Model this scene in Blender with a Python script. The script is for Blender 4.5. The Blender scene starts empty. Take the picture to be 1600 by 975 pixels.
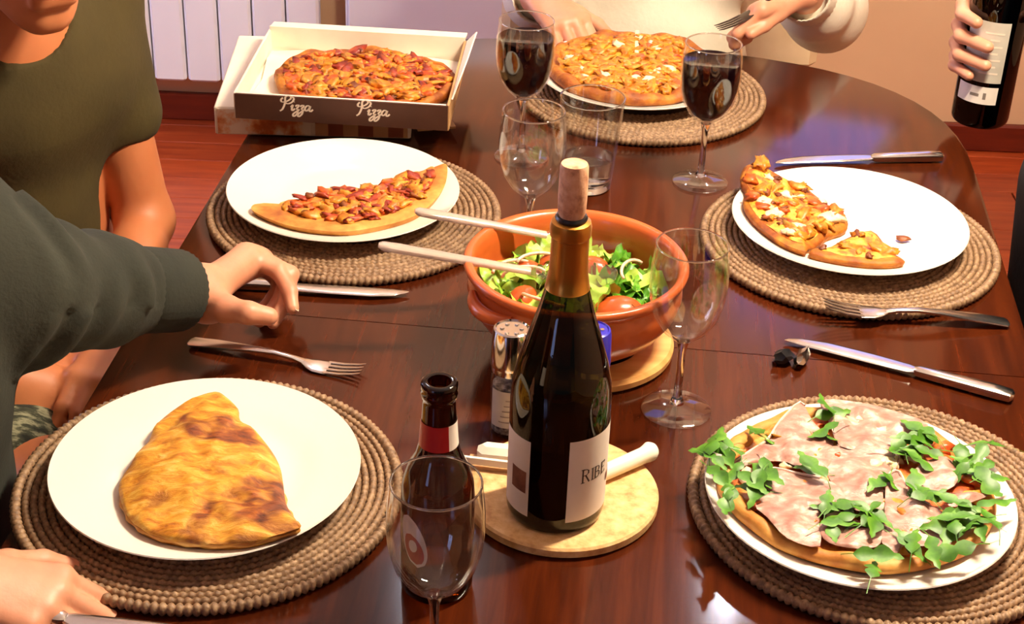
import bpy, math, random
import numpy as np
from mathutils import Vector, Matrix, noise
random.seed(7)
TZ = 0.75                       # height of the table top above the floor
scene = bpy.context.scene
COL = scene.collection

# ---------------------------------------------------------------- camera
def rad(a): return math.radians(a)
PITCH, ROLL = rad(30.431), rad(2.263)
fwd = Vector((0, math.cos(PITCH), -math.sin(PITCH))); r0 = Vector((1, 0, 0)); u0 = r0.cross(fwd)
rt = r0*math.cos(ROLL) + u0*math.sin(ROLL); up = -r0*math.sin(ROLL) + u0*math.cos(ROLL)
cam_d = bpy.data.cameras.new('camera'); cam = bpy.data.objects.new('camera', cam_d); COL.objects.link(cam)
cam_d.sensor_width = 36; cam_d.lens = 2587.3*36/1600; cam_d.clip_start = .02
M4 = Matrix((rt, up, -fwd)).transposed().to_4x4(); M4.translation = Vector((0, 0, TZ+.8918))
cam.matrix_world = M4
scene.camera = cam

# ---------------------------------------------------------------- world, exposure
w = bpy.data.worlds.new('world'); scene.world = w; w.use_nodes = True
w.node_tree.nodes['Background'].inputs[0].default_value = (1, .92, .82, 1)
w.node_tree.nodes['Background'].inputs[1].default_value = .05
vs = scene.view_settings
vs.view_transform = 'Standard'; vs.look = 'None'; vs.gamma = 1; vs.exposure = 0.0; vs.use_curve_mapping = False
scene.cycles.transparent_max_bounces = 40
KEY = 1250.0; BACK = 620.0        # strength of the bulbs of the pendant and of the ceiling spots
WIN_B = 1.2; WIN_L = 4.0; WIN_S = 7.5        # daylight in the back window and the two side windows

# ---------------------------------------------------------------- materials
def lin(c):
    return tuple(((v/255)/12.92 if v/255 <= .04045 else ((v/255+.055)/1.055)**2.4) for v in c) + (1,)
def newmat(name):
    m = bpy.data.materials.new(name); m.use_nodes = True
    nt = m.node_tree; return m, nt, nt.nodes['Principled BSDF']
def nd(nt, t, **kw):
    n = nt.nodes.new(t)
    for k, v in kw.items():
        if isinstance(k, str) and hasattr(n, k): setattr(n, k, v)
    return n
def coords(nt, scale=(1, 1, 1), rot=(0, 0, 0), kind='Object'):
    tc = nd(nt, 'ShaderNodeTexCoord'); mp = nd(nt, 'ShaderNodeMapping')
    mp.inputs['Scale'].default_value = scale; mp.inputs['Rotation'].default_value = rot
    nt.links.new(tc.outputs[kind], mp.inputs['Vector']); return mp.outputs['Vector']
def ramp(nt, fac, stops):
    r = nd(nt, 'ShaderNodeValToRGB'); e = r.color_ramp.elements
    e[0].position, e[0].color = stops[0][0], lin(stops[0][1])
    e[1].position, e[1].color = stops[-1][0], lin(stops[-1][1])
    for p_, c in stops[1:-1]:
        x = e.new(p_); x.color = lin(c)
    nt.links.new(fac, r.inputs['Fac']); return r.outputs['Color']
def noi(nt, vec, scale, detail=4, rough=.55, dist=0):
    n = nd(nt, 'ShaderNodeTexNoise'); n.inputs['Scale'].default_value = scale; n.inputs['Detail'].default_value = detail
    n.inputs['Roughness'].default_value = rough; n.inputs['Distortion'].default_value = dist
    nt.links.new(vec, n.inputs['Vector']); return n.outputs['Fac']
def bump(nt, bsdf, h, strength, dist=.002):
    b = nd(nt, 'ShaderNodeBump'); b.inputs['Strength'].default_value = strength; b.inputs['Distance'].default_value = dist
    nt.links.new(h, b.inputs['Height']); nt.links.new(b.outputs['Normal'], bsdf.inputs['Normal'])
def pmat(name, stops, rough=.5, scale=20, stretch=(1, 1, 1), rot=(0, 0, 0), bmp=0, metal=0, coat=0, sss=0, spec=None, dist=0, detail=4, bscale=None):
    m, nt, b = newmat(name)
    if isinstance(stops, tuple): stops = [(.3, stops), (.7, tuple(min(255, v*1.08+2) for v in stops))]
    v = coords(nt, stretch, rot)
    f = noi(nt, v, scale, detail, dist=dist)
    nt.links.new(ramp(nt, f, stops), b.inputs['Base Color'])
    b.inputs['Roughness'].default_value = rough; b.inputs['Metallic'].default_value = metal
    if coat: b.inputs['Coat Weight'].default_value = coat; b.inputs['Coat Roughness'].default_value = .08
    if sss: b.inputs['Subsurface Weight'].default_value = sss; b.inputs['Subsurface Radius'].default_value = (.008, .003, .0015)
    if spec is not None: b.inputs['Specular IOR Level'].default_value = spec
    if bmp:
        f2 = noi(nt, v, bscale or scale*2.5, 5); bump(nt, b, f2, bmp)
    return m
def emit(name, c, s):
    m, nt, b = newmat(name)
    b.inputs['Base Color'].default_value = lin(c); b.inputs['Emission Color'].default_value = lin(c); b.inputs['Emission Strength'].default_value = s
    return m
def thin_glass(name, tint, rough=.0, ior=1.5, boost=1.0):
    """a wall of glass so thin that it does not bend light: clear or tinted, with a mirror by Fresnel"""
    m, nt, b = newmat(name); nt.nodes.remove(b)
    t = nd(nt, 'ShaderNodeBsdfTransparent'); t.inputs['Color'].default_value = tint + (1,)
    g = nd(nt, 'ShaderNodeBsdfGlossy'); g.inputs['Roughness'].default_value = rough; g.inputs['Color'].default_value = (1, 1, 1, 1)
    lw = nd(nt, 'ShaderNodeLayerWeight'); lw.inputs['Blend'].default_value = .5      # Facing = 1 - |cos|: the same from both sides of the wall
    pw = nd(nt, 'ShaderNodeMath'); pw.operation = 'POWER'; pw.inputs[1].default_value = 5; nt.links.new(lw.outputs['Facing'], pw.inputs[0])
    f0 = ((ior-1)/(ior+1))**2
    mu = nd(nt, 'ShaderNodeMath'); mu.operation = 'MULTIPLY_ADD'; mu.inputs[1].default_value = (1-f0)*.8; mu.inputs[2].default_value = f0*boost; mu.use_clamp = True
    nt.links.new(pw.outputs[0], mu.inputs[0])
    mx = nd(nt, 'ShaderNodeMixShader'); nt.links.new(mu.outputs[0], mx.inputs[0])
    nt.links.new(t.outputs[0], mx.inputs[1]); nt.links.new(g.outputs[0], mx.inputs[2])
    nt.links.new(mx.outputs[0], nt.nodes['Material Output'].inputs['Surface'])
    return m
M = {}
TROT = rad(5)
M['table'] = pmat('polished mahogany', [(.25, (50, 18, 6)), (.5, (66, 25, 8)), (.75, (82, 33, 11))], rough=.13, scale=6, stretch=(14, 1, 6), rot=(0, 0, TROT), spec=.33, dist=.4)
M['table_edge'] = pmat('mahogany edge', [(.3, (40, 14, 9)), (.7, (72, 26, 14))], rough=.25, scale=8, coat=.3)
M['china'] = pmat('white china', [(.3, (235, 229, 217)), (.7, (239, 234, 223))], rough=.12, scale=4, coat=.3)
M['rattan'] = pmat('woven rattan', [(.25, (98, 72, 50)), (.5, (142, 110, 80)), (.75, (180, 148, 112))], rough=.55, scale=170, bmp=.25)
M['rattan_base'] = pmat('rattan base', [(.3, (50, 32, 20)), (.7, (84, 58, 36))], rough=.8, scale=120)
M['crust'] = pmat('baked crust', [(.25, (150, 78, 22)), (.42, (192, 122, 44)), (.6, (216, 156, 72)), (.8, (230, 186, 112))], rough=.6, scale=34, bmp=.5)
M['crust_dark'] = pmat('well baked crust', [(.28, (112, 46, 5)), (.45, (156, 80, 10)), (.62, (190, 118, 24)), (.82, (212, 156, 60))], rough=.6, scale=46, bmp=.9)
M['cheese_mix'] = pmat('melted cheese and tomato', [(.22, (150, 50, 14)), (.38, (206, 98, 28)), (.5, (230, 152, 46)), (.62, (240, 190, 76)), (.8, (246, 214, 130))], rough=.4, scale=75, bmp=.7, detail=6)
M['cheese_sauce'] = pmat('tomato sauce with cheese', [(.25, (150, 40, 12)), (.45, (206, 92, 30)), (.6, (232, 150, 60)), (.75, (244, 206, 120))], rough=.4, scale=60, bmp=.6)
M['cheese_gold'] = pmat('golden grated cheese', [(.25, (170, 84, 12)), (.42, (206, 136, 28)), (.58, (222, 166, 52)), (.78, (236, 198, 104))], rough=.45, scale=80, bmp=.8, detail=6)
M['cheese_lump'] = pmat('cheese lump', [(.3, (162, 76, 12)), (.45, (196, 118, 26)), (.6, (216, 150, 46)), (.78, (232, 186, 94))], rough=.4, scale=110, bmp=.3)
M['cheese_white'] = pmat('white cheese', [(.3, (246, 220, 160)), (.7, (255, 244, 214))], rough=.35, scale=50)
M['bacon'] = pmat('bacon', [(.3, (110, 28, 16)), (.5, (160, 54, 30)), (.65, (196, 96, 50)), (.8, (222, 160, 90))], rough=.4, scale=60, bmp=.3)
M['tomato'] = pmat('cooked tomato', [(.3, (168, 52, 14)), (.5, (206, 92, 30)), (.7, (226, 146, 60))], rough=.35, scale=90)
M['brown_bit'] = pmat('browned bit', [(.3, (92, 40, 12)), (.7, (160, 84, 28))], rough=.5, scale=60)
M['ham'] = pmat('cured ham', [(.28, (146, 92, 76)), (.42, (170, 122, 106)), (.54, (188, 146, 130)), (.68, (222, 198, 184))], rough=.38, scale=60, detail=7, stretch=(1, 1.5, 1), bmp=.5, sss=.1, dist=.3)
M['ham_fat'] = pmat('ham fat', [(.3, (222, 178, 158)), (.7, (240, 216, 200))], rough=.4, scale=60, sss=.2)
M['rocket'] = pmat('rocket leaf', [(.28, (38, 82, 10)), (.5, (78, 134, 24)), (.75, (134, 182, 58))], rough=.45, scale=45, sss=.05)
M['lettuce'] = pmat('lettuce leaf', [(.25, (96, 150, 34)), (.5, (160, 198, 66)), (.75, (214, 226, 128))], rough=.4, scale=30, sss=.1)
M['lettuce_dark'] = pmat('dark lettuce leaf', [(.25, (44, 96, 16)), (.5, (86, 150, 34)), (.75, (140, 190, 62))], rough=.4, scale=40, sss=.1)
M['tom_fresh'] = pmat('fresh tomato', [(.3, (176, 66, 26)), (.7, (206, 104, 50))], rough=.25, scale=20, sss=.15)
M['onion'] = pmat('onion', [(.3, (226, 176, 150)), (.7, (246, 214, 190))], rough=.3, scale=40, sss=.2)
M['terracotta'] = pmat('glazed terracotta', [(.3, (190, 84, 34)), (.7, (212, 106, 48))], rough=.28, scale=14, coat=.25, bmp=.1)
M['cork'] = pmat('cork board', [(.25, (186, 132, 78)), (.45, (218, 172, 112)), (.7, (236, 198, 142))], rough=.75, scale=90, bmp=.4)
M['cork_stop'] = pmat('bottle cork', [(.25, (150, 96, 66)), (.5, (214, 160, 122)), (.75, (232, 186, 150))], rough=.75, scale=110, bmp=.3)
M['pale_wood'] = pmat('pale wood', [(.3, (206, 144, 76)), (.7, (232, 182, 112))], rough=.5, scale=8, stretch=(1, 9, 1), coat=.1)
M['steel'] = pmat('steel', [(.3, (196, 190, 182)), (.7, (214, 208, 200))], rough=.2, scale=30, metal=1)
M['chrome'] = pmat('chrome', [(.3, (200, 198, 194)), (.7, (214, 212, 208))], rough=.1, scale=30, metal=1)
M['dark_steel'] = pmat('dark steel', [(.3, (70, 62, 58)), (.7, (104, 96, 90))], rough=.3, scale=30, metal=1)
M['glass'] = thin_glass('clear glass', (.955, .96, .95), rough=.05, boost=1.6)
mg, nt, b = newmat('solid clear glass'); b.inputs['Transmission Weight'].default_value = 1; b.inputs['IOR'].default_value = 1.5; b.inputs['Roughness'].default_value = .03; M['glass_solid'] = mg
M['bottle_green'] = thin_glass('dark green glass', (.17, .14, .035), ior=1.52)
M['bottle_black'] = thin_glass('black green glass', (.012, .014, .006), ior=1.5)
M['amber'] = thin_glass('amber glass', (.2, .062, .010), ior=1.52)
M['wine'] = pmat('red wine', [(.3, (16, 2, 5)), (.7, (22, 3, 7))], rough=.03, scale=5, spec=.22)
mw, nt, b = newmat('water'); b.inputs['Transmission Weight'].default_value = 1; b.inputs['IOR'].default_value = 1.33; b.inputs['Roughness'].default_value = 0; M['water'] = mw
M['plastic_clear'] = pmat('frosted clear plastic', [(.3, (226, 204, 190)), (.7, (240, 222, 208))], rough=.18, scale=10, coat=.4)
M['plastic_clear'].node_tree.nodes['Principled BSDF'].inputs['Transmission Weight'].default_value = .55
M['gold_foil'] = pmat('gold capsule', [(.3, (176, 112, 34)), (.7, (206, 146, 58))], rough=.3, scale=12, metal=.75)
M['paper'] = pmat('label paper', [(.3, (232, 220, 208)), (.7, (240, 230, 218))], rough=.6, scale=40)
M['paper_grey'] = pmat('grey label paper', [(.3, (186, 178, 164)), (.7, (206, 198, 184))], rough=.6, scale=30)
M['ink'] = pmat('dark ink', (62, 46, 40), rough=.6)
M['ink_grey'] = pmat('grey ink', (128, 116, 106), rough=.6)
M['label_brown'] = pmat('brown label patch', [(.3, (104, 54, 38)), (.7, (146, 92, 70))], rough=.6, scale=60)
M['label_red'] = pmat('red label', (168, 24, 28), rough=.45)
M['white_plastic'] = pmat('ivory plastic', (244, 234, 212), rough=.3)
M['blue_plastic'] = pmat('blue plastic', (44, 40, 168), rough=.3)
M['black_plastic'] = pmat('black plastic', (18, 18, 20), rough=.35)
M['pepper'] = pmat('peppercorns', [(.35, (58, 48, 42)), (.5, (120, 110, 100)), (.65, (168, 158, 146))], rough=.7, scale=200, bmp=.5)
M['card_brown'] = pmat('brown cardboard', [(.3, (64, 33, 20)), (.7, (80, 44, 28))], rough=.6, scale=20)
M['card_white'] = pmat('white cardboard', [(.3, (234, 222, 200)), (.7, (244, 234, 214))], rough=.6, scale=20)
M['card_tan'] = pmat('tan cardboard', [(.3, (176, 128, 80)), (.7, (200, 156, 104))], rough=.6, scale=20)
M['print_white'] = pmat('white print', (226, 208, 190), rough=.6)
M['wall_beige'] = pmat('beige plaster', [(.3, (220, 180, 140)), (.7, (226, 188, 148))], rough=.85, scale=3, bmp=.08, bscale=60)
M['white_paint'] = pmat('white enamel', [(.3, (236, 238, 248)), (.7, (240, 242, 252))], rough=.35, scale=3)
M['ceiling'] = pmat('white ceiling', (236, 230, 220), rough=.9)
M['baseboard'] = pmat('dark red wood', [(.3, (92, 28, 14)), (.7, (118, 40, 20))], rough=.35, scale=5, stretch=(1, 8, 8))
M['plank'] = pmat('orange parquet', [(.25, (140, 52, 22)), (.5, (168, 70, 30)), (.75, (186, 84, 38))], rough=.3, scale=5, stretch=(1, 12, 6))
M['plank2'] = pmat('red parquet', [(.25, (128, 46, 24)), (.5, (152, 62, 30)), (.75, (170, 76, 36))], rough=.3, scale=5, stretch=(1, 12, 6))
M['skin_tan'] = pmat('tanned skin', [(.3, (196, 116, 72)), (.7, (210, 132, 86))], rough=.5, scale=14, sss=.15, bmp=.06, bscale=260)
M['skin_pink'] = pmat('pink skin', [(.3, (206, 138, 106)), (.7, (220, 156, 124))], rough=.45, scale=22, sss=.18, bmp=.08, bscale=260)
M['nail'] = pmat('fingernail', (240, 192, 168), rough=.25)
M['olive'] = pmat('olive jersey', [(.3, (58, 48, 15)), (.7, (74, 62, 23))], rough=.9, scale=7, bmp=.35, bscale=160, dist=.5)
M['grey_knit'] = pmat('grey green sweatshirt', [(.3, (34, 37, 30)), (.7, (50, 52, 42))], rough=.95, scale=9, bmp=.35, bscale=220, dist=.6)
M['white_knit'] = pmat('white sweater', [(.3, (226, 214, 194)), (.7, (240, 230, 212))], rough=.95, scale=9, bmp=.4, bscale=120)
M['black_cloth'] = pmat('black cloth', [(.3, (14, 16, 18)), (.7, (24, 26, 28))], rough=.9, scale=8, bmp=.3, bscale=140)
M['jeans'] = pmat('dark jeans', [(.3, (28, 32, 44)), (.7, (42, 46, 60))], rough=.9, scale=20)
M['shorts'] = pmat('patterned grey shorts', [(.35, (34, 36, 28)), (.48, (66, 68, 50)), (.58, (150, 148, 118)), (.7, (80, 82, 62))], rough=.9, scale=46, stretch=(1, 3, 1), rot=(0, 0, .6))
M['shoe'] = pmat('dark shoe', (30, 24, 22), rough=.5)
M['hair'] = pmat('brown hair', [(.3, (40, 24, 14)), (.7, (72, 46, 28))], rough=.5, scale=30, stretch=(6, 6, 1), bmp=.4)
M['eye'] = pmat('eye white', (232, 226, 218), rough=.15)
M['iris'] = pmat('iris', (50, 34, 22), rough=.1)
M['chair_cream'] = pmat('cream fabric', [(.3, (214, 184, 144)), (.7, (230, 204, 168))], rough=.85, scale=10, bmp=.2, bscale=180)
M['dark_wood'] = pmat('dark chair wood', [(.3, (54, 24, 14)), (.7, (80, 38, 22))], rough=.4, scale=6, stretch=(8, 8, 1))
M['lamp_metal'] = pmat('lamp metal', (180, 176, 170), rough=.3, metal=1)
M['foil'] = pmat('crumpled foil', [(.35, (40, 30, 30)), (.5, (150, 140, 136)), (.65, (220, 214, 206))], rough=.25, scale=60, metal=.8, bmp=.6)
M['bulb'] = emit('lit bulb', (255, 236, 206), KEY)
M['bulb_spot'] = emit('lit spot bulb', (240, 240, 255), BACK)
M['day_back'] = emit('daylight pane', (150, 160, 255), WIN_B)
M['day_side2'] = emit('left daylight pane', (205, 212, 255), WIN_S)
M['day_side'] = emit('side daylight pane', (170, 190, 255), WIN_L)

# printed pictures on the lower box: a pizza, then a check
m, nt, b = newmat('printed pizza picture'); v = coords(nt)
f = noi(nt, v, 26, 5); c1 = ramp(nt, f, [(.32, (150, 62, 26)), (.45, (206, 116, 60)), (.53, (236, 190, 140)), (.58, (246, 236, 216))])
nt.links.new(c1, b.inputs['Base Color']); b.inputs['Roughness'].default_value = .5; M['print_pizza'] = m
m, nt, b = newmat('printed check'); v = coords(nt, (1, 1, 1))
ck = nd(nt, 'ShaderNodeTexChecker'); ck.inputs['Scale'].default_value = 52; ck.inputs['Color1'].default_value = lin((206, 160, 116)); ck.inputs['Color2'].default_value = lin((150, 84, 60))
nt.links.new(v, ck.inputs['Vector']); nt.links.new(ck.outputs['Color'], b.inputs['Base Color']); b.inputs['Roughness'].default_value = .5; M['print_check'] = m
# calzone: golden crust with scorched patches
m, nt, b = newmat('calzone crust'); v = coords(nt, (1, 2.4, 1), (0, 0, rad(-125)))
f = noi(nt, v, 42, 8, .68, .5)
f2 = noi(nt, coords(nt), 19, 3, .5, .3)
c1 = ramp(nt, f, [(.3, (160, 80, 12)), (.42, (210, 132, 26)), (.54, (230, 166, 50)), (.7, (242, 204, 112))])
c2 = ramp(nt, f, [(.32, (70, 28, 8)), (.48, (128, 58, 12)), (.66, (184, 100, 22))])
rr = nd(nt, 'ShaderNodeMapRange'); rr.inputs['From Min'].default_value = .53; rr.inputs['From Max'].default_value = .64; nt.links.new(f2, rr.inputs['Value'])
mx = nd(nt, 'ShaderNodeMix', data_type='RGBA'); nt.links.new(rr.outputs[0], mx.inputs[0]); nt.links.new(c1, mx.inputs[6]); nt.links.new(c2, mx.inputs[7])
nt.links.new(mx.outputs[2], b.inputs['Base Color']); b.inputs['Roughness'].default_value = .45; bump(nt, b, f, .9, .004); M['calzone'] = m

# ---------------------------------------------------------------- mesh helpers
class MB:
    def __init__(s): s.v = []; s.f = []; s.mi = []
    def add(s, vs_, fs, mi=0):
        o = len(s.v); s.v += [tuple(q) for q in vs_]; s.f += [tuple(i+o for i in q) for q in fs]; s.mi += [mi]*len(fs); return s
    def box(s, c, d, rz=0, mi=0, bev=0):
        x, y, z = d[0]/2, d[1]/2, d[2]/2
        cs, sn = math.cos(rz), math.sin(rz)
        def R(p): return (c[0]+p[0]*cs-p[1]*sn, c[1]+p[0]*sn+p[1]*cs, c[2]+p[2])
        if bev <= 0:
            P = [(-x,-y,-z),(x,-y,-z),(x,y,-z),(-x,y,-z),(-x,-y,z),(x,-y,z),(x,y,z),(-x,y,z)]
            return s.add([R(p) for p in P], [(0,3,2,1),(4,5,6,7),(0,1,5,4),(1,2,6,5),(2,3,7,6),(3,0,4,7)], mi)
        e = bev; V = []
        for (zz, k) in ((-z, e), (-z+e, 0), (z-e, 0), (z, e)):
            X, Y = x-k, y-k; b2 = e if k == 0 else e*.6
            for p in [(-X+b2,-Y),(X-b2,-Y),(X,-Y+b2),(X,Y-b2),(X-b2,Y),(-X+b2,Y),(-X,Y-b2),(-X,-Y+b2)]: V.append(R((p[0], p[1], zz)))
        F = [tuple(reversed(range(8))), tuple(range(24, 32))]
        for r in range(3):
            for i in range(8): F.append((r*8+i, r*8+(i+1) % 8, r*8+8+(i+1) % 8, r*8+8+i))
        return s.add(V, F, mi)
    def lathe(s, prof, c=(0, 0, 0), n=48, mi=0, a0=0, a1=None):
        full = a1 is None; k = n if full else n+1
        V = []; F = []
        for (r, z) in prof:
            for i in range(k):
                a = 2*math.pi*i/n if full else a0+(a1-a0)*i/n
                V.append((c[0]+r*math.cos(a), c[1]+r*math.sin(a), c[2]+z))
        for j in range(len(prof)-1):
            for i in range(n):
                i2 = (i+1) % k
                F.append((j*k+i, j*k+i2, (j+1)*k+i2, (j+1)*k+i))
        return s.add(V, F, mi)
    def tube(s, pts, rs, n=10, mi=0, cap=True, flat=1.0):
        pts = [Vector(p) for p in pts]; V = []; F = []
        if not hasattr(rs, '__len__'): rs = [rs]*len(pts)
        ref = Vector((0, 0, 1))
        for i, p in enumerate(pts):
            t = (pts[min(i+1, len(pts)-1)]-pts[max(i-1, 0)]).normalized()
            if abs(t.z) > .97: ref = Vector((1, 0, 0)) if i == 0 else ref
            sx = t.cross(ref)
            if sx.length < 1e-4: sx = t.cross(Vector((1, 0, 0)))
            sx.normalize(); sy = sx.cross(t).normalized()
            for k in range(n):
                a = 2*math.pi*k/n; V.append(p+sx*(rs[i]*math.cos(a))+sy*(rs[i]*flat*math.sin(a)))
        for i in range(len(pts)-1):
            for k in range(n): F.append((i*n+k, i*n+(k+1) % n, (i+1)*n+(k+1) % n, (i+1)*n+k))
        if cap: F.append(tuple(reversed(range(n)))); F.append(tuple(range((len(pts)-1)*n, len(pts)*n)))
        return s.add(V, F, mi)
    def loft(s, st, n=12, mi=0, e=.6):
        """st: (x, y, z, half width, half height) along local x; superellipse section across y/z"""
        V = []; F = []
        for (x, y, z, hw, hh) in st:
            for k in range(n):
                a = 2*math.pi*k/n; ca, sa = math.cos(a), math.sin(a)
                V.append((x, y+hw*math.copysign(abs(ca)**e, ca), z+hh*math.copysign(abs(sa)**e, sa)))
        m_ = len(st)
        for i in range(m_-1):
            for k in range(n): F.append((i*n+k, i*n+(k+1) % n, (i+1)*n+(k+1) % n, (i+1)*n+k))
        F.append(tuple(range(n))); F.append(tuple(reversed(range((m_-1)*n, m_*n))))
        return s.add(V, F, mi)
    def mesh(s, name, mats, smooth=True):
        me = bpy.data.meshes.new(name); me.from_pydata(s.v, [], s.f)
        for m_ in (mats if isinstance(mats, (list, tuple)) else [mats]): me.materials.append(M[m_] if isinstance(m_, str) else m_)
        me.polygons.foreach_set('material_index', s.mi)
        if smooth: me.polygons.foreach_set('use_smooth', [True]*len(s.f))
        me.update(); return me
def link(name, me, parent=None, loc=(0, 0, 0), rot=(0, 0, 0), label=None, scale=None):
    o = bpy.data.objects.new(name, me); COL.objects.link(o)
    o.location = loc; o.rotation_euler = rot
    if scale is not None: o.scale = scale if hasattr(scale, '__len__') else (scale,)*3
    if parent is not None: o.parent = parent
    if label: o['label'] = label
    return o
def sharp(me, ang=35):
    try: me.set_sharp_from_angle(angle=rad(ang))
    except Exception: pass
    return me
def part(name, mb, mats, parent, smooth=True, label=None, loc=(0, 0, 0), rot=(0, 0, 0), ang=None):
    me = mb.mesh(name, mats, smooth)
    if smooth: sharp(me, ang or 38)
    return link(name, me, parent, loc, rot, label)
def tag(o, label, cat, group=None):
    o['label'] = label; o['category'] = cat
    if group: o['group'] = group
    return o
def thing(name, label, cat, loc=(0, 0, 0), rz=0, group=None, rot=None):
    """an Empty at the base of a thing; loc is given from the table top (z = 0)"""
    o = bpy.data.objects.new(name, None); COL.objects.link(o); o.empty_display_size = .02
    o.location = (loc[0], loc[1], loc[2]+TZ); o.rotation_euler = rot or (0, 0, rz)
    return tag(o, label, cat, group)
def one(name, mb, mats, label, cat, loc=(0, 0, 0), rz=0, group=None, smooth=True, rot=None, ang=None):
    me = mb.mesh(name, mats, smooth)
    if smooth: sharp(me, ang or 38)
    o = link(name, me, None, (loc[0], loc[1], loc[2]+TZ), rot or (0, 0, rz))
    return tag(o, label, cat, group)
def copy_thing(src, loc, label, rz=0, rot=None):
    o = src.copy(); COL.objects.link(o); o.location = (loc[0], loc[1], loc[2]+TZ); o.rotation_euler = rot or (0, 0, rz); o['label'] = label
    for ch in src.children:
        c = ch.copy(); COL.objects.link(c); c.parent = o
        for g in ch.children:
            d = g.copy(); COL.objects.link(d); d.parent = c
    return o
def struct(name, mb, mats, loc=(0, 0, 0), smooth=False, parent=None):
    o = link(name, mb.mesh(name, mats, smooth), parent, loc)
    if parent is None: o['kind'] = 'structure'
    return o
def crom(pts, n=6):
    P = [Vector(p) for p in pts]; P = [2*P[0]-P[1]]+P+[2*P[-1]-P[-2]]; out = []
    for i in range(1, len(P)-2):
        a, b_, c, d = P[i-1:i+3]
        for k in range(n):
            t = k/n; out.append(.5*((2*b_)+(c-a)*t+(2*a-5*b_+4*c-d)*t*t+(3*b_-a-3*c+d)*t**3))
    out.append(P[-2]); return out
def closed_smooth(poly, n=3):
    P = [Vector((q[0], q[1], 0)) for q in poly]; m_ = len(P); out = []
    for i in range(m_):
        a, b_, c, d = P[i-1], P[i], P[(i+1) % m_], P[(i+2) % m_]
        for k in range(n):
            t = k/n; q = .5*((2*b_)+(c-a)*t+(2*a-5*b_+4*c-d)*t*t+(3*b_-a-3*c+d)*t**3); out.append((q.x, q.y))
    return out
def centroid(poly): return (sum(q[0] for q in poly)/len(poly), sum(q[1] for q in poly)/len(poly))
def inside(p_, poly):
    x, y = p_; r = False; j = len(poly)-1
    for i in range(len(poly)):
        xi, yi = poly[i]; xj, yj = poly[j]
        if (yi > y) != (yj > y) and x < (xj-xi)*(y-yi)/(yj-yi)+xi: r = not r
        j = i
    return r
def puff(poly, H, rings=8, prof=None, namp=0, nsc=40, seed=0, z0=0, base=True, edge=0, scale=1.0, mi=0, mb=None, c=None):
    """a solid grown from a star-shaped outline: height H*prof(t), t = 0 in the middle and 1 at the rim"""
    mb = mb or MB(); c = c or centroid(poly); n = len(poly); V = []; F = []
    prof = prof or (lambda t: max(0, 1-t**3)**.5)
    sd = Vector((seed*7.3, seed*3.1, seed*1.7))
    V.append((c[0], c[1], z0+H*prof(0)+namp*noise.noise(Vector((c[0]*nsc, c[1]*nsc, 0))+sd)))
    for k in range(1, rings+1):
        t = (k/rings)**.8
        for q in poly:
            x, y = c[0]+(q[0]-c[0])*t*scale, c[1]+(q[1]-c[1])*t*scale
            nz = namp*noise.noise(Vector((x*nsc, y*nsc, 0))+sd)*(1 if k < rings else .3)
            V.append((x, y, z0+edge+(H-edge)*prof(t)+nz))
    for i in range(n): F.append((0, 1+i, 1+(i+1) % n))
    for k in range(rings-1):
        for i in range(n):
            a, b_ = 1+k*n+i, 1+k*n+(i+1) % n; F.append((a, a+n, b_+n, b_))
    if base:
        o = len(V); r = 1+(rings-1)*n
        for q in poly: V.append((c[0]+(q[0]-c[0])*.97*scale, c[1]+(q[1]-c[1])*.97*scale, z0))
        for i in range(n): F.append((r+i, o+i, o+(i+1) % n, r+(i+1) % n))
        F.append(tuple(reversed(range(o, o+n))))
    # orientation
    area = sum(poly[i-1][0]*poly[i][1]-poly[i][0]*poly[i-1][1] for i in range(n))
    if area < 0: F = [tuple(reversed(f)) for f in F]
    return mb.add(V, F, mi)
def blob(r, sq=(1, 1, 1), amp=.3, nsc=1.6, seed=0, sub=2):
    import bmesh
    bm = bmesh.new(); bmesh.ops.create_icosphere(bm, subdivisions=sub, radius=1)
    mb = MB(); sd = Vector((seed*5.1, seed*2.3, seed*9.7))
    bm.verts.ensure_lookup_table()
    V = [tuple(Vector(v.co[i]*sq[i]*r for i in range(3))*(1+amp*noise.noise(v.co*nsc+sd))) for v in bm.verts]
    mb.add(V, [tuple(v.index for v in f.verts) for f in bm.faces]); bm.free(); return mb

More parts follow.
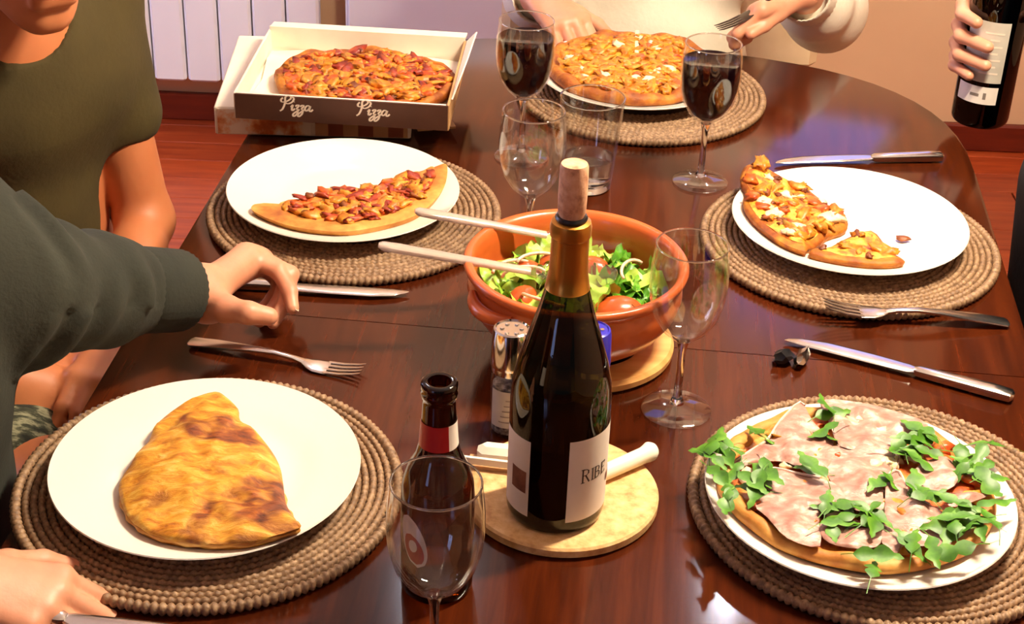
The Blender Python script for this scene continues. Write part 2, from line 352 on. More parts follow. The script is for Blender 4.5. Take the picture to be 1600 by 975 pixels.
# ---------------------------------------------------------------- rounded bodies: tapered capsules melted together, then skinned
def _cap(X, Y, Z, a, b_, ra, rb):
    d = np.array(b_, np.float32)-np.array(a, np.float32); L2 = float(d@d)
    px, py, pz = X-a[0], Y-a[1], Z-a[2]
    t = np.clip((px*d[0]+py*d[1]+pz*d[2])/L2, 0, 1) if L2 > 1e-10 else 0
    return np.sqrt((px-t*d[0])**2+(py-t*d[1])**2+(pz-t*d[2])**2)-(ra+(rb-ra)*t)
def sdf_mb(prims, h, cuts=(), folds=None):
    pr = [(tuple(q[0]), tuple(q[1]), q[2], q[3], q[4] if len(q) > 4 else .02) for q in prims]
    lo = np.min([np.minimum(q[0], q[1])-max(q[2], q[3]) for q in pr], 0)-3*h
    hi = np.max([np.maximum(q[0], q[1])+max(q[2], q[3]) for q in pr], 0)+3*h
    n = np.ceil((hi-lo)/h).astype(int)+1
    ax = [(lo[i]+h*np.arange(n[i])).astype(np.float32) for i in range(3)]
    D = np.full(n, .3, np.float32)
    def box(a, b_, m_):
        l = np.maximum(((np.minimum(a, b_)-m_-lo)/h).astype(int), 0); u = np.minimum(((np.maximum(a, b_)+m_-lo)/h).astype(int)+2, n)
        return l, u
    for a, b_, ra, rb, k in pr:
        l, u = box(a, b_, max(ra, rb)+k+2*h); sl = tuple(slice(l[i], u[i]) for i in range(3))
        X, Y, Z = ax[0][sl[0]][:, None, None], ax[1][sl[1]][None, :, None], ax[2][sl[2]][None, None, :]
        d = _cap(X, Y, Z, a, b_, ra, rb); g = D[sl]
        hh = np.maximum(k-np.abs(g-d), 0)/k; D[sl] = np.minimum(g, d)-hh*hh*k*.25
    for a, b_, ra, rb in cuts:
        l, u = box(a, b_, max(ra, rb)+2*h); sl = tuple(slice(max(l[i], 0), max(u[i], 0)) for i in range(3))
        X, Y, Z = ax[0][sl[0]][:, None, None], ax[1][sl[1]][None, :, None], ax[2][sl[2]][None, None, :]
        if min(X.shape[0], Y.shape[1], Z.shape[2]) == 0: continue
        D[sl] = np.maximum(D[sl], -_cap(X, Y, Z, a, b_, ra, rb))
    ins = D < 0
    c = np.zeros(tuple(k-1 for k in n), np.int8)
    offs = [(i, j, k) for i in (0, 1) for j in (0, 1) for k in (0, 1)]
    for i, j, k in offs: c += ins[i:n[0]-1+i, j:n[1]-1+j, k:n[2]-1+k]
    act = np.argwhere((c > 0) & (c < 8)); idx = np.full(c.shape, -1, np.int32); idx[tuple(act.T)] = np.arange(len(act))
    acc = np.zeros((len(act), 3)); cnt = np.zeros(len(act))
    for o1 in offs:
        for ax_ in range(3):
            if o1[ax_]: continue
            o2 = list(o1); o2[ax_] = 1
            d1 = D[tuple((act+np.array(o1)).T)]; d2 = D[tuple((act+np.array(o2)).T)]
            s = (d1 < 0) != (d2 < 0); t = np.where(s, d1/np.where(s, d1-d2, 1), 0)
            P = np.array(o1, float)[None, :].repeat(len(act), 0); P[:, ax_] += t
            acc[s] += P[s]; cnt[s] += 1
    V = lo+(act+acc/cnt[:, None])*h
    F = []
    for ax_ in range(3):
        b1, b2 = [(1, 2), (2, 0), (0, 1)][ax_]
        sl1 = [slice(None)]*3; sl2 = [slice(None)]*3; sl1[ax_] = slice(0, -1); sl2[ax_] = slice(1, None)
        A, B = ins[tuple(sl1)], ins[tuple(sl2)]; e = np.argwhere(A != B)
        e = e[(e[:, b1] > 0) & (e[:, b2] > 0) & (e[:, b1] < n[b1]-1) & (e[:, b2] < n[b2]-1)]
        q = []
        for (s1, s2) in ((1, 1), (0, 1), (0, 0), (1, 0)):
            k = e.copy(); k[:, b1] -= s1; k[:, b2] -= s2; q.append(idx[tuple(k.T)])
        q = np.stack(q, 1); fl = A[tuple(e.T)]
        q = np.where(fl[:, None], q, q[:, ::-1]); F.append(q)
    F = np.concatenate(F); F = F[(F >= 0).all(1)]
    if folds is not None: V = folds(V)
    mb = MB(); mb.add(V.tolist(), F.tolist()); return mb

# outlines of the food, in metres on the table
CALZ = [(-0.2738,1.2883),(-0.263,1.2831),(-0.249,1.2676),(-0.2453,1.2547),(-0.2318,1.2412),(-0.2156,1.2182),(-0.2003,1.1891),(-0.1921,1.1579),(-0.1856,1.1277),(-0.1764,1.1037),(-0.168,1.085),(-0.1687,1.0791),(-0.1863,1.0697),(-0.2053,1.0616),(-0.2281,1.0601),(-0.2501,1.0622),(-0.2728,1.0677),(-0.2921,1.077),(-0.3066,1.0904),(-0.3176,1.1067),(-0.3269,1.1284),(-0.3329,1.1484),(-0.3325,1.1667),(-0.3283,1.183),(-0.3282,1.1966),(-0.3214,1.2164),(-0.3198,1.2393),(-0.3092,1.2589),(-0.2933,1.2779)]
SL1 = [(-0.2982,1.6618),(-0.2978,1.6784),(-0.2909,1.6824),(-0.275,1.6871),(-0.253,1.7026),(-0.2311,1.7218),(-0.2044,1.7294),(-0.1803,1.7333),(-0.1585,1.7476),(-0.1367,1.7657),(-0.1223,1.7833),(-0.1084,1.7864),(-0.103,1.776),(-0.0931,1.7933),(-0.0841,1.7886),(-0.0835,1.7491),(-0.0902,1.7171),(-0.1033,1.6838),(-0.1181,1.661),(-0.1489,1.639),(-0.1837,1.6201),(-0.2128,1.6192),(-0.2427,1.6245),(-0.2661,1.6353),(-0.2857,1.6481)]
SL2 = [(0.2646,1.7837),(0.2726,1.812),(0.2842,1.8218),(0.2967,1.8125),(0.3135,1.8019),(0.337,1.7869),(0.3483,1.7828),(0.3602,1.7621),(0.3677,1.743),(0.3816,1.7296),(0.3798,1.6898),(0.3554,1.6692),(0.341,1.6468),(0.3259,1.6277),(0.3199,1.614),(0.2997,1.6284),(0.2797,1.6596),(0.2662,1.6924),(0.2619,1.7207),(0.2679,1.7505),(0.2636,1.7668)]
SL3 = [(0.3264,1.6197),(0.3308,1.6318),(0.3504,1.6424),(0.3754,1.6686),(0.4074,1.6914),(0.4188,1.6512),(0.4282,1.6108),(0.4241,1.5961),(0.3973,1.5911),(0.3642,1.5969),(0.3278,1.6097)]
HAM = [[(0.1968,1.1842),(0.2272,1.2163),(0.2442,1.2486),(0.2661,1.2804),(0.2735,1.2507),(0.2869,1.2204),(0.2798,1.1862),(0.2626,1.1704),(0.2434,1.1874),(0.2238,1.1861),(0.2036,1.1774)],[(0.2871,1.284),(0.3107,1.2898),(0.3495,1.2761),(0.3792,1.2541),(0.3603,1.2371),(0.3449,1.213),(0.3206,1.2113),(0.2947,1.2133),(0.2909,1.2479)],[(0.2831,1.2087),(0.318,1.2226),(0.3449,1.213),(0.3373,1.1827),(0.3239,1.1673),(0.3133,1.1178),(0.2894,1.1231),(0.2842,1.1434),(0.2772,1.1678)],[(0.2088,1.1247),(0.2244,1.1715),(0.2454,1.1693),(0.2777,1.1571),(0.2899,1.1265),(0.2613,1.1145),(0.2553,1.0714),(0.2302,1.0795),(0.2169,1.1049)],[(0.2614,1.1011),(0.279,1.1089),(0.2975,1.0968),(0.3087,1.091),(0.3013,1.0711),(0.2768,1.068),(0.2602,1.0781)],[(0.3282,1.1676),(0.3403,1.1756),(0.3429,1.1438),(0.3572,1.1309),(0.3719,1.1115),(0.3629,1.0782),(0.3283,1.076),(0.3184,1.0658),(0.3085,1.078),(0.3175,1.1181)],[(0.3498,1.169),(0.3627,1.1918),(0.3861,1.2008),(0.3932,1.1828),(0.3842,1.1606),(0.3656,1.1523),(0.3513,1.1549)],[(0.3756,1.1495),(0.3948,1.1507),(0.4111,1.1483),(0.3846,1.1327),(0.3741,1.132)]]
ARU = [(0.1829,1.1953),(0.187,1.1931),(0.1771,1.181),(0.1984,1.1641),(0.1968,1.1907),(0.1904,1.1877),(0.1811,1.195),(0.179,1.1571),(0.2168,1.1441),(0.2184,1.1638),(0.2075,1.1492),(0.2148,1.1425),(0.2203,1.1674),(0.2873,1.2324),(0.2898,1.2571),(0.2901,1.2616),(0.2892,1.2231),(0.3622,1.2184),(0.3694,1.2041),(0.3658,1.1891),(0.3599,1.2121),(0.3623,1.2113),(0.3514,1.2174),(0.3725,1.2334),(0.345,1.1996),(0.3524,1.205),(0.3597,1.2159),(0.376,1.2252),(0.3595,1.2236),(0.4182,1.201),(0.4039,1.1751),(0.4049,1.1851),(0.429,1.2111),(0.4006,1.2023),(0.4182,1.1829),(0.405,1.1971),(0.4016,1.1901),(0.3946,1.1771),(0.4182,1.1653),(0.4132,1.1647),(0.3449,1.1452),(0.3684,1.1376),(0.3529,1.1335),(0.359,1.1362),(0.3526,1.1476),(0.2854,1.1156),(0.2807,1.1028),(0.2807,1.1172),(0.2674,1.1139),(0.3002,1.1131),(0.2786,1.1157),(0.3089,1.1127),(0.3808,1.1227),(0.3753,1.1157),(0.3919,1.118),(0.3708,1.0962),(0.3699,1.0667),(0.3725,1.094),(0.391,1.1023),(0.3956,1.0985),(0.3771,1.1013),(0.3716,1.1003),(0.3312,1.0629),(0.3469,1.0683),(0.3271,1.0699),(0.3325,1.0707),(0.2924,1.0308),(0.2963,1.0583),(0.1859,1.1246),(0.1871,1.1272),(0.2245,1.2202),(0.223,1.2185),(0.2691,1.1734),(0.2644,1.163),(0.3272,1.158),(0.3236,1.162),(0.3043,1.0996),(0.3049,1.101),(0.301,1.0988),(0.3954,1.1011),(0.4091,1.1276),(0.403,1.1005),(0.2695,1.094),(0.271,1.0926)]

# ================================================================ the room
WY = 3.65
wall = MB().box((.1, WY+.06, 1.3), (5.2, .1, 2.6)); struct('wall_back', wall, 'wall_beige')
struct('wall_left', MB().box((-2.55, .1, 1.3), (.1, 7.4, 2.6)), 'wall_beige')
struct('wall_right', MB().box((2.75, .1, 1.3), (.1, 7.4, 2.6)), 'wall_beige')
struct('ceiling', MB().box((.1, .1, 2.65), (5.4, 7.4, .1)), 'ceiling')
fl = struct('floor', MB().box((.1, .1, -.03), (5.4, 7.4, .036)), 'plank2')
pl = [MB().box((0, 0, -.006), (1.196, .0935, .012), bev=.0012).mesh('plank', k, False) for k in ('plank', 'plank2')]
row = 0; y = .62
while y < WY+.02:
    x = -2.4+(row*.37) % 1.2-.6
    while x < 2.7:
        if -2.5 < x < 2.6: link('plank', random.choice(pl), fl, (x, y, 0))
        x += 1.2
    y += .095; row += 1
def base(n, x0, x1):
    struct('baseboard_'+n, MB().box(((x0+x1)/2, WY+.0, .034), (x1-x0, .02, .068), bev=.004), 'baseboard')
base('left', -2.5, -.41); base('right', .47, 2.7)
# low white cabinet against the back wall
cb = thing('low_cabinet', 'low white cabinet against the back wall behind the pizza boxes', 'cabinet', (.03, WY-.04, -TZ))
part('cabinet_body', MB().box((0, 0, .46), (.87, .06, .90), bev=.004), 'white_paint', cb, smooth=False)
for s in (-1, 1):
    dd = part('cabinet_door', MB().box((s*.215, -.036, .46), (.424, .014, .84), bev=.003), 'white_paint', cb, smooth=False)
    part('knob', MB().lathe([(0, 0), (.006, 0), (.006, .012), (.012, .016), (.01, .024), (0, .026)], n=20), 'chrome', dd, loc=(s*.03, -.043, .55), rot=(rad(90), 0, 0))
# radiator under the wall: flat white columns
ra = thing('radiator', 'white column radiator on the wall behind the person in olive', 'radiator', (-.86, 3.585, .132-TZ))
colm = MB().box((0, 0, .30), (.0735, .045, .60), bev=.006).mesh('radiator_column', 'white_paint', False)
for i in range(11): link('column', colm, ra, (.86-.462-.039-.0775*i-.0, 0, 0))
part('header_pipe', MB().tube([(-.5, .02, .06), (.39, .02, .06)], .02), 'white_paint', ra)
part('header_pipe', MB().tube([(-.5, .02, .55), (.39, .02, .55)], .02), 'white_paint', ra)
for s in (-.45, .35): part('wall_bracket', MB().box((s, .045, .45), (.03, .045, .03)), 'white_paint', ra, smooth=False)
# windows with daylight
w1 = struct('window_1', MB().box((.865, WY+.008, 1.56), (.325, .012, .78)), 'day_back')
for s in (-1, 1):
    struct('window_frame', MB().box((.865+s*.182, WY-.002, 1.56), (.04, .04, .86), bev=.004), 'white_paint', parent=w1)
    struct('window_frame', MB().box((.865, WY-.002, 1.56+s*.41), (.40, .04, .04), bev=.004), 'white_paint', parent=w1)
w3 = struct('window_3', MB().box((-2.495, 2.45, 1.35), (.012, 1.3, 1.2)), 'day_side2')
for s in (-1, 0, 1): struct('window_frame', MB().box((-2.485, 2.45+s*.67, 1.35), (.04, .06, 1.32), bev=.004), 'white_paint', parent=w3)
for s in (-1, 1): struct('window_frame', MB().box((-2.485, 2.45, 1.35+s*.63), (.04, 1.4, .06), bev=.004), 'white_paint', parent=w3)
w2 = struct('window_2', MB().box((-2.495, -2.5, 1.5), (.012, 1.1, 1.3)), 'day_side')
for s in (-1, 0, 1): struct('window_frame', MB().box((-2.485, -2.5+s*.57, 1.5), (.04, .09 if s == 0 else .06, 1.42), bev=.004), 'white_paint', parent=w2)
for s in (-1, 1): struct('window_frame', MB().box((-2.485, -2.5, 1.5+s*.68), (.04, 1.2, .06), bev=.004), 'white_paint', parent=w2)

# lamps above the table (out of the picture; the light of the room)
LX, LY, LZ = .60, 1.50, 1.20
lp = thing('pendant_lamp', 'five-bulb pendant lamp hanging above the right of the table', 'lamp', (LX, LY, LZ))
part('cord', MB().tube([(0, 0, .09), (0, 0, 2.59-TZ-LZ)], .004), 'black_plastic', lp)
part('canopy', MB().lathe([(.0, 2.6-TZ-LZ), (.05, 2.6-TZ-LZ), (.045, 2.575-TZ-LZ), (0, 2.57-TZ-LZ)]), 'lamp_metal', lp)
part('bar', MB().tube([(-.19, -.073, .09), (.19, .073, .09)], .011), 'lamp_metal', lp)
for k in (-2, -1, 0, 1, 2):
    sh = part('shade', MB().lathe([(.012, .08), (.03, .06), (.034, .02), (.0325, .02), (.025, .058), (.01, .075)], (k*.075, k*.029, 0)), 'lamp_metal', lp)
    link('bulb', blob(.026, (1, 1, 1.1), 0).mesh('bulb', 'bulb'), sh, (k*.075, k*.029, .006))
for q, (x, y_, lb) in enumerate(((.78, 3.25, 'double ceiling spot over the back right of the room'), (-.32, 3.25, 'double ceiling spot over the back left of the room'))):
    sp = thing('ceiling_spot', lb, 'lamp', (x, y_, 2.6-TZ-.10), group='ceiling spots')
    part('plate', MB().box((0, 0, .092), (.09, .2, .016), bev=.004), 'lamp_metal', sp, smooth=False)
    for s in (-1, 1):
        hd = part('spot_head', MB().lathe([(.015, .085), (.03, .075), (.035, .01), (.032, .01), (.026, .06), (.01, .068)], (0, s*.055, 0)), 'lamp_metal', sp)
        link('bulb', blob(.022, (1, 1, 1), 0).mesh('bulb', 'bulb_spot'), hd, (0, s*.055, .022))

# ================================================================ the table
tb = thing('dining_table', 'polished dark red-brown dining table with a rounded far end', 'table', (.10, 1.745, -TZ), -TROT)
A_, V1, B_ = .466, .20, .372
def outline(n=28):
    P = [(A_, -.2785)]
    for i in range(n+1):
        a = math.pi*i/n; c, s = math.cos(a), math.sin(a)
        P.append((A_*math.copysign(abs(c)**(2/2.7), c), V1+B_*abs(s)**(2/2.7)))
    P.append((-A_, -.2785)); return P
OUT = outline()
def slab(P, z1, z0, e):
    mb = MB(); V = []; F = []; n = len(P); c = (0, .15)
    for (z, k) in ((z0, e*1.5), (z0+e, 0), (z1-e, 0), (z1-.25*e, e*.4), (z1, e*1.1)):
        for (x, y) in P:
            d = math.hypot(x, y-.1); f = 1-k/d
            V.append((x*f, (y-.1)*f+.1 if y > -.27 else y, z))
    for r in range(4):
        for i in range(n): F.append((r*n+i, r*n+(i+1) % n, (r+1)*n+(i+1) % n, (r+1)*n+i))
    F.append(tuple(reversed(range(n)))); F.append(tuple(range(4*n, 5*n))); return mb.add(V, F)
part('tabletop_leaf', slab(OUT, TZ, TZ-.03, .005), 'table', tb, ang=25)
nl = part('tabletop_leaf', slab(OUT, TZ, TZ-.03, .005), 'table', tb, ang=25); nl.location = (0, -.5582, 0); nl.rotation_euler = (0, 0, math.pi)
part('apron', MB().box((0, -.28, TZ-.075), (.72, 1.2, .085), bev=.004), 'table_edge', tb, smooth=False)
for sx in (-1, 1):
    for sy in (-.80, .24):
        part('leg', MB().tube([(sx*.31, sy, TZ-.05), (sx*.31, sy, .35), (sx*.32, sy, .02), (sx*.32, sy, .0)], [.04, .034, .022, .022], n=16), 'table_edge', tb)

# ---------------------------------------------------------------- placemats
coils = []
r = .1665; k = 0
while r > .085:
    nb = int(2*math.pi*r/.0068); n = nb*4; V = []; F = []; tr = .0052 if k == 0 else .0037
    for i in range(n):
        a = 2*math.pi*i/n; wv = abs(math.sin(a*nb/2+k*.9)); q = tr*(.58+.46*wv)
        for j in range(8):
            b_ = 2*math.pi*j/8
            V.append(((r+q*math.cos(b_))*math.cos(a), (r+q*math.cos(b_))*math.sin(a), .0058+(.0058 if k == 0 else .0052)*(.66+.38*wv)*math.sin(b_)))
    for i in range(n):
        for j in range(8): F.append((i*8+j, ((i+1) % n)*8+j, ((i+1) % n)*8+(j+1) % 8, i*8+(j+1) % 8))
    coils.append(MB().add(V, F).mesh('coil', 'rattan')); r -= .0087 if k == 0 else .0068; k += 1
mat_base = MB().lathe([(0, .0005), (.166, .0005), (.167, .004), (.166, .0062), (0, .0062)], n=64).mesh('mat_base', 'rattan_base')
MATS = [((-.2615, 1.183), 'round woven rattan placemat under the calzone plate'), ((-.1887, 1.7258), 'round woven rattan placemat under the half pizza by the pizza boxes'),
        ((.3853, 1.6974), 'round woven rattan placemat under the plate of pizza leftovers'), ((.335, 1.195), 'round woven rattan placemat under the ham and rocket pizza'),
        ((.165, 2.118), 'round woven rattan placemat under the cheese pizza at the far end')]
for i, ((x, y), lb) in enumerate(MATS):
    m_ = thing('placemat', lb, 'placemat', (x, y, .0004), rz=i*1.3, group='woven placemats')
    link('mat_base', mat_base, m_)
    for c in coils: link('coil', c, m_)

# ---------------------------------------------------------------- plates
pp = [(0, .0075), (.070, .0075), (.080, .008), (.088, .0105), (.108, .0155), (.131, .0215), (.1345, .0228), (.1352, .0218), (.133, .0198), (.110, .0125), (.09, .0065), (.078, .003), (.076, 0), (.069, 0), (.067, .0035), (0, .0035)]
plate_me = sharp(MB().lathe(pp, n=96).mesh('plate', 'china'), 50)
for (x, y, z), lb in (((-.2629, 1.1801, .012), 'white china plate holding the calzone'), ((-.2018, 1.7316, .012), 'white china plate holding half a pizza'),
                      ((.3838, 1.7044, .012), 'white china plate with two leftover pizza slices'), ((.310, 1.1771, .012), 'white china plate under the ham and rocket pizza'),
                      ((.155, 2.128, .012), 'white china plate under the cheese pizza at the far end')):
    o = link('plate', plate_me, None, (x, y, z+TZ)); tag(o, lb, 'plate', 'white dinner plates')

# ---------------------------------------------------------------- food
PX, PZ = [0, .070, .080, .088, .108, .131, .1345], [.0075, .0075, .008, .0105, .0155, .0215, .0228]
def plate_z(x, y, pc): return float(np.interp(math.hypot(x-pc[0], y-pc[1]), PX, PZ))-.0075
def drape(mb, c, pc):
    mb.v = [(q[0], q[1], q[2]+plate_z(q[0]+c[0], q[1]+c[1], pc)) for q in mb.v]; return mb
def loc2(poly, c): return [(q[0]-c[0], q[1]-c[1]) for q in poly]
c = centroid(CALZ); po = closed_smooth(loc2(CALZ, c), 3)
cz = thing('calzone', 'golden folded calzone with scorched patches on the near left plate', 'calzone', (c[0], c[1], .0198))
PC1 = (-.2629, 1.1801)
part('dough', drape(puff(po, .027, 20, lambda t: .30+.70*max(0, 1-t**2.4)**.7, .0058, 55, 3, edge=.0), c, PC1), 'calzone', cz, ang=80)
edge = [po[i] for i in range(len(po)) if po[i][1] < -.03]
lp_ = [(q[0]*.965, q[1]*.965, .0045) for q in po[22:62]]
part('sealed_edge', drape(MB().tube(lp_, [.0036+.0012*math.sin(i*1.9) for i in range(len(lp_))], n=8, flat=.8), c, PC1), 'crust', cz, ang=80)

def kit(kinds):
    K = {}
    for nm, (mt, r_, sq, amp) in kinds.items():
        K[nm] = [blob(r_, sq, amp, 2.3, s+1).mesh(nm, mt) for s in range(5)]
    return K
KIT = kit({'cheese_lump': ('cheese_lump', .0085, (1.4, .8, .42), .95), 'bacon_piece': ('bacon', .0085, (1.7, .75, .3), .9), 'tomato_piece': ('tomato', .0075, (1.3, .9, .4), .9),
           'white_cheese': ('cheese_white', .008, (1.2, .9, .55), .85), 'browned_piece': ('brown_bit', .0045, (1.4, 1.0, .6), 1.1)})
def scatter(parent, poly, zf, mix, n, rnd, shrink=.92, tilt=.35, sc=(.7, 1.25)):
    xs = [q[0] for q in poly]; ys = [q[1] for q in poly]; k = 0; g = 0
    names = [nm for nm, w_ in mix for _ in range(w_)]
    while k < n and g < n*40:
        g += 1; x, y = rnd.uniform(min(xs), max(xs)), rnd.uniform(min(ys), max(ys))
        if not inside((x/shrink, y/shrink), poly): continue
        nm = rnd.choice(names)
        link(nm, rnd.choice(KIT[nm]), parent, (x, y, zf(x, y)), (rnd.uniform(-tilt, tilt), rnd.uniform(-tilt, tilt), rnd.uniform(0, 6.28)), scale=rnd.uniform(*sc)); k += 1
def slice_(name, poly, label, z, H, mix, n, seed, topmat, shrink=.86, crust='crust', off=(0, 0), prof=None, pc=(0, 0)):
    c = centroid(poly); po = closed_smooth(loc2(poly, c), 3)
    t = thing(name, label, 'pizza', (c[0], c[1], z))
    part('crust', drape(puff(po, H, 10, prof or (lambda t: .55+.45*max(0, 1-(max(0, t-.7)/.3)**3)), .0012, 60, seed), c, pc), crust, t, ang=80)
    tp = [(q[0]*shrink+off[0], q[1]*shrink+off[1]) for q in po]
    part('topping_layer', drape(puff(tp, .0045, 10, lambda t: max(.0, 1-t**4), .0035, 90, seed+1, z0=H-.001, base=False), c, pc), topmat, t, ang=80)
    scatter(t, tp, lambda x, y: H+.003+plate_z(x+c[0], y+c[1], pc), mix, n, random.Random(seed), .95)
    return t
slice_('half_pizza', SL1, 'half a bacon and cheese pizza on the plate by the pizza boxes', .0198, .011, [('cheese_lump', 6), ('bacon_piece', 3), ('tomato_piece', 3), ('browned_piece', 1)], 100, 5, 'cheese_sauce', .80, off=(.005, .010), pc=(-.2018, 1.7316))
slice_('pizza_slice', SL2, 'larger crumbling pizza slice with white cheese on the right plate', .0198, .013, [('cheese_lump', 4), ('white_cheese', 3), ('browned_piece', 3), ('tomato_piece', 2)], 80, 8, 'cheese_mix', .88, 'crust_dark', pc=(.3838, 1.7044))
slice_('pizza_slice', SL3, 'smaller triangular pizza slice on the right plate', .0198, .010, [('cheese_lump', 3), ('browned_piece', 2)], 12, 9, 'cheese_mix', .80, 'crust_dark', off=(.003, .004), pc=(.3838, 1.7044))
cr = blob(.006, (1.5, .8, .5), .6, 2, 4); one('pizza_crumb', cr, 'brown_bit', 'small brown pizza crumb lying on the right plate', 'crumb', (.442, 1.678, .0238))

def pizza(name, label, cx, cy, z, R, topmat, mix, n, seed, crust, crustw=.016, H=.012, wob=.02):
    t = thing(name, label, 'pizza', (cx, cy, z))
    rn = random.Random(seed); ph = [rn.uniform(0, 6.28) for _ in range(5)]
    def rr(a): return R*(1+wob*(math.sin(2*a+ph[0])+.6*math.sin(3*a+ph[1])+.4*math.sin(5*a+ph[2])))
    V = []; F = []; n_ = 120; sec = 10
    for i in range(n_):
        a = 2*math.pi*i/n_; q = rr(a)
        for j in range(sec):
            b_ = 2*math.pi*j/sec; w_ = crustw*(.5+.06*math.sin(a*9+ph[3])); hz = H*.62*(1+.18*math.sin(a*7+ph[4])+.1*math.sin(17*a))
            V.append(((q-crustw*.5+w_*math.cos(b_))*math.cos(a), (q-crustw*.5+w_*math.cos(b_))*math.sin(a), hz+hz*math.sin(b_)))
    for i in range(n_):
        for j in range(sec): F.append((i*sec+j, ((i+1) % n_)*sec+j, ((i+1) % n_)*sec+(j+1) % sec, i*sec+(j+1) % sec))
    part('crust', MB().add(V, F), crust, t, ang=80)
    poly = [((rr(2*math.pi*i/96)-crustw*.55)*math.cos(2*math.pi*i/96), (rr(2*math.pi*i/96)-crustw*.55)*math.sin(2*math.pi*i/96)) for i in range(96)]
    part('topping_layer', puff(poly, H*1.05, 22, lambda t_: 1-.25*t_**6, .0035, 85, seed, c=(0, 0)), topmat, t, ang=80)
    scatter(t, poly, lambda x, y: H+.002, mix, n, rn, .94)
    return t, poly
hp, hpoly = pizza('ham_pizza', 'whole pizza with cured ham slices and rocket leaves on the near right plate', .307, 1.182, .0290, .1195, 'cheese_sauce', [('cheese_lump', 3), ('white_cheese', 2), ('tomato_piece', 1)], 60, 21, 'crust', H=.0105, wob=.012)
for i, h in enumerate(HAM):
    c = centroid(h); po = closed_smooth(loc2(h, c), 3); rnd = random.Random(i)
    mb = puff(po, .004, 12, lambda t: .45+.55*(1-t*t), .0055, 58, 30+i, base=False, scale=1.03)
    for (x, y, z) in list(mb.v): pass
    o = part('ham_slice', mb, 'ham', hp, ang=80, loc=(c[0]-.302, c[1]+.011-1.182, .0155))
    n = len(po); rim = [mb.v[len(mb.v)-n+j] for j in range(0, n)]
    if i in (0, 3, 5): part('fat_rim', MB().tube([Vector(q)+Vector((0, 0, .0004)) for q in rim[:n//3]], .0013, n=6), 'ham_fat', o)
def leaf_mesh(L, W, lobes, curl, seed):
    rnd = random.Random(seed); n = 14; V = []; F = []
    for i in range(n+1):
        t = i/n; stem = t < .32
        w_ = W*.05 if stem else W*math.sin(math.pi*min(1, (t-.3)/.7*.93+.07))**.7*(.45+.55*abs(math.sin(lobes*math.pi*t)))
        z = curl*math.sin(t*math.pi)*L+.12*L*noise.noise(Vector((t*2, seed*3.3, 0))); y = .10*L*noise.noise(Vector((t*1.5, seed*1.7, 5)))
        x = L*(t-.5)
        for s in (-1, -.5, 0, .5, 1):
            V.append((x-abs(s)*.12*w_, y+s*w_, z+.22*w_*abs(s)**1.5*math.cos(seed+t*4)+(0 if s else -.06*w_)))
    for i in range(n):
        for j in range(4): F.append((i*5+j, (i+1)*5+j, (i+1)*5+j+1, i*5+j+1))
    return MB().add(V, F)
ROCK = [leaf_mesh(.046, .0072, 3.5, .10, s).mesh('rocket_leaf', 'rocket') for s in range(5)]
rnd = random.Random(3)
for (x, y) in ARU:
    link('rocket_leaf', rnd.choice(ROCK), hp, (x-.304, y+.011-1.182, .0185+rnd.uniform(-.001, .004)), (rnd.uniform(-.5, .5), rnd.uniform(-.25, .25), rnd.uniform(0, 6.28)), scale=rnd.uniform(.8, 1.35))
bp, _ = pizza('cheese_pizza', 'whole golden cheese pizza on the plate at the far end of the table', .155, 2.133, .0275, .123, 'cheese_gold', [('cheese_lump', 14), ('white_cheese', 1), ('tomato_piece', 1)], 260, 31, 'crust_dark', crustw=.022, H=.014)
part('cut_gap', MB().box((.006, .078, .0152), (.006, .085, .004), rz=rad(-3), bev=.001), 'cheese_white', bp, label='pale gap where the far edge is cut')
xp, _ = pizza('bacon_pizza', 'bacon and cheese pizza with part cut away in the open box', -.203, 2.002, .0475, .1085, 'cheese_sauce', [('cheese_lump', 7), ('bacon_piece', 3), ('tomato_piece', 4), ('browned_piece', 2)], 240, 41, 'crust_dark', crustw=.014, H=.011, wob=.03)

xp.scale = (1.09, .93, 1.15)
# ---------------------------------------------------------------- pizza boxes
bx = thing('pizza_box', 'open brown pizza box with white script lettering, on top', 'box', (-.216, 2.006, .0405), rad(-3))
Wd, Dp, Hh = .266, .222, .033
part('bottom', MB().box((0, 0, .0015), (Wd, Dp, .003)), 'card_white', bx, smooth=False)
part('front_side', MB().box((0, -Dp/2, Hh/2), (Wd, .003, Hh)), 'card_brown', bx, smooth=False)
part('front_lining', MB().box((0, -Dp/2+.004, Hh/2), (Wd-.006, .004, Hh-.001)), 'card_white', bx, smooth=False)
for s in (-1, 1): part('side', MB().box((s*Wd/2, 0, Hh/2), (.003, Dp, Hh)), 'card_tan' if s > 0 else 'card_white', bx, smooth=False)
part('back_side', MB().box((0, Dp/2, .019), (Wd, .003, .038)), 'card_white', bx, smooth=False)
part('lid_flap', MB().add([(-Wd/2, Dp/2, .037), (Wd/2, Dp/2, .037), (Wd/2, Dp/2+.03, .033), (-Wd/2, Dp/2+.03, .033), (-Wd/2, Dp/2, .0345), (Wd/2, Dp/2, .0345), (Wd/2, Dp/2+.03, .0305), (-Wd/2, Dp/2+.03, .0305)], [(0, 1, 2, 3), (7, 6, 5, 4), (0, 4, 5, 1), (1, 5, 6, 2), (2, 6, 7, 3), (3, 7, 4, 0)]), 'card_white', bx, smooth=False)
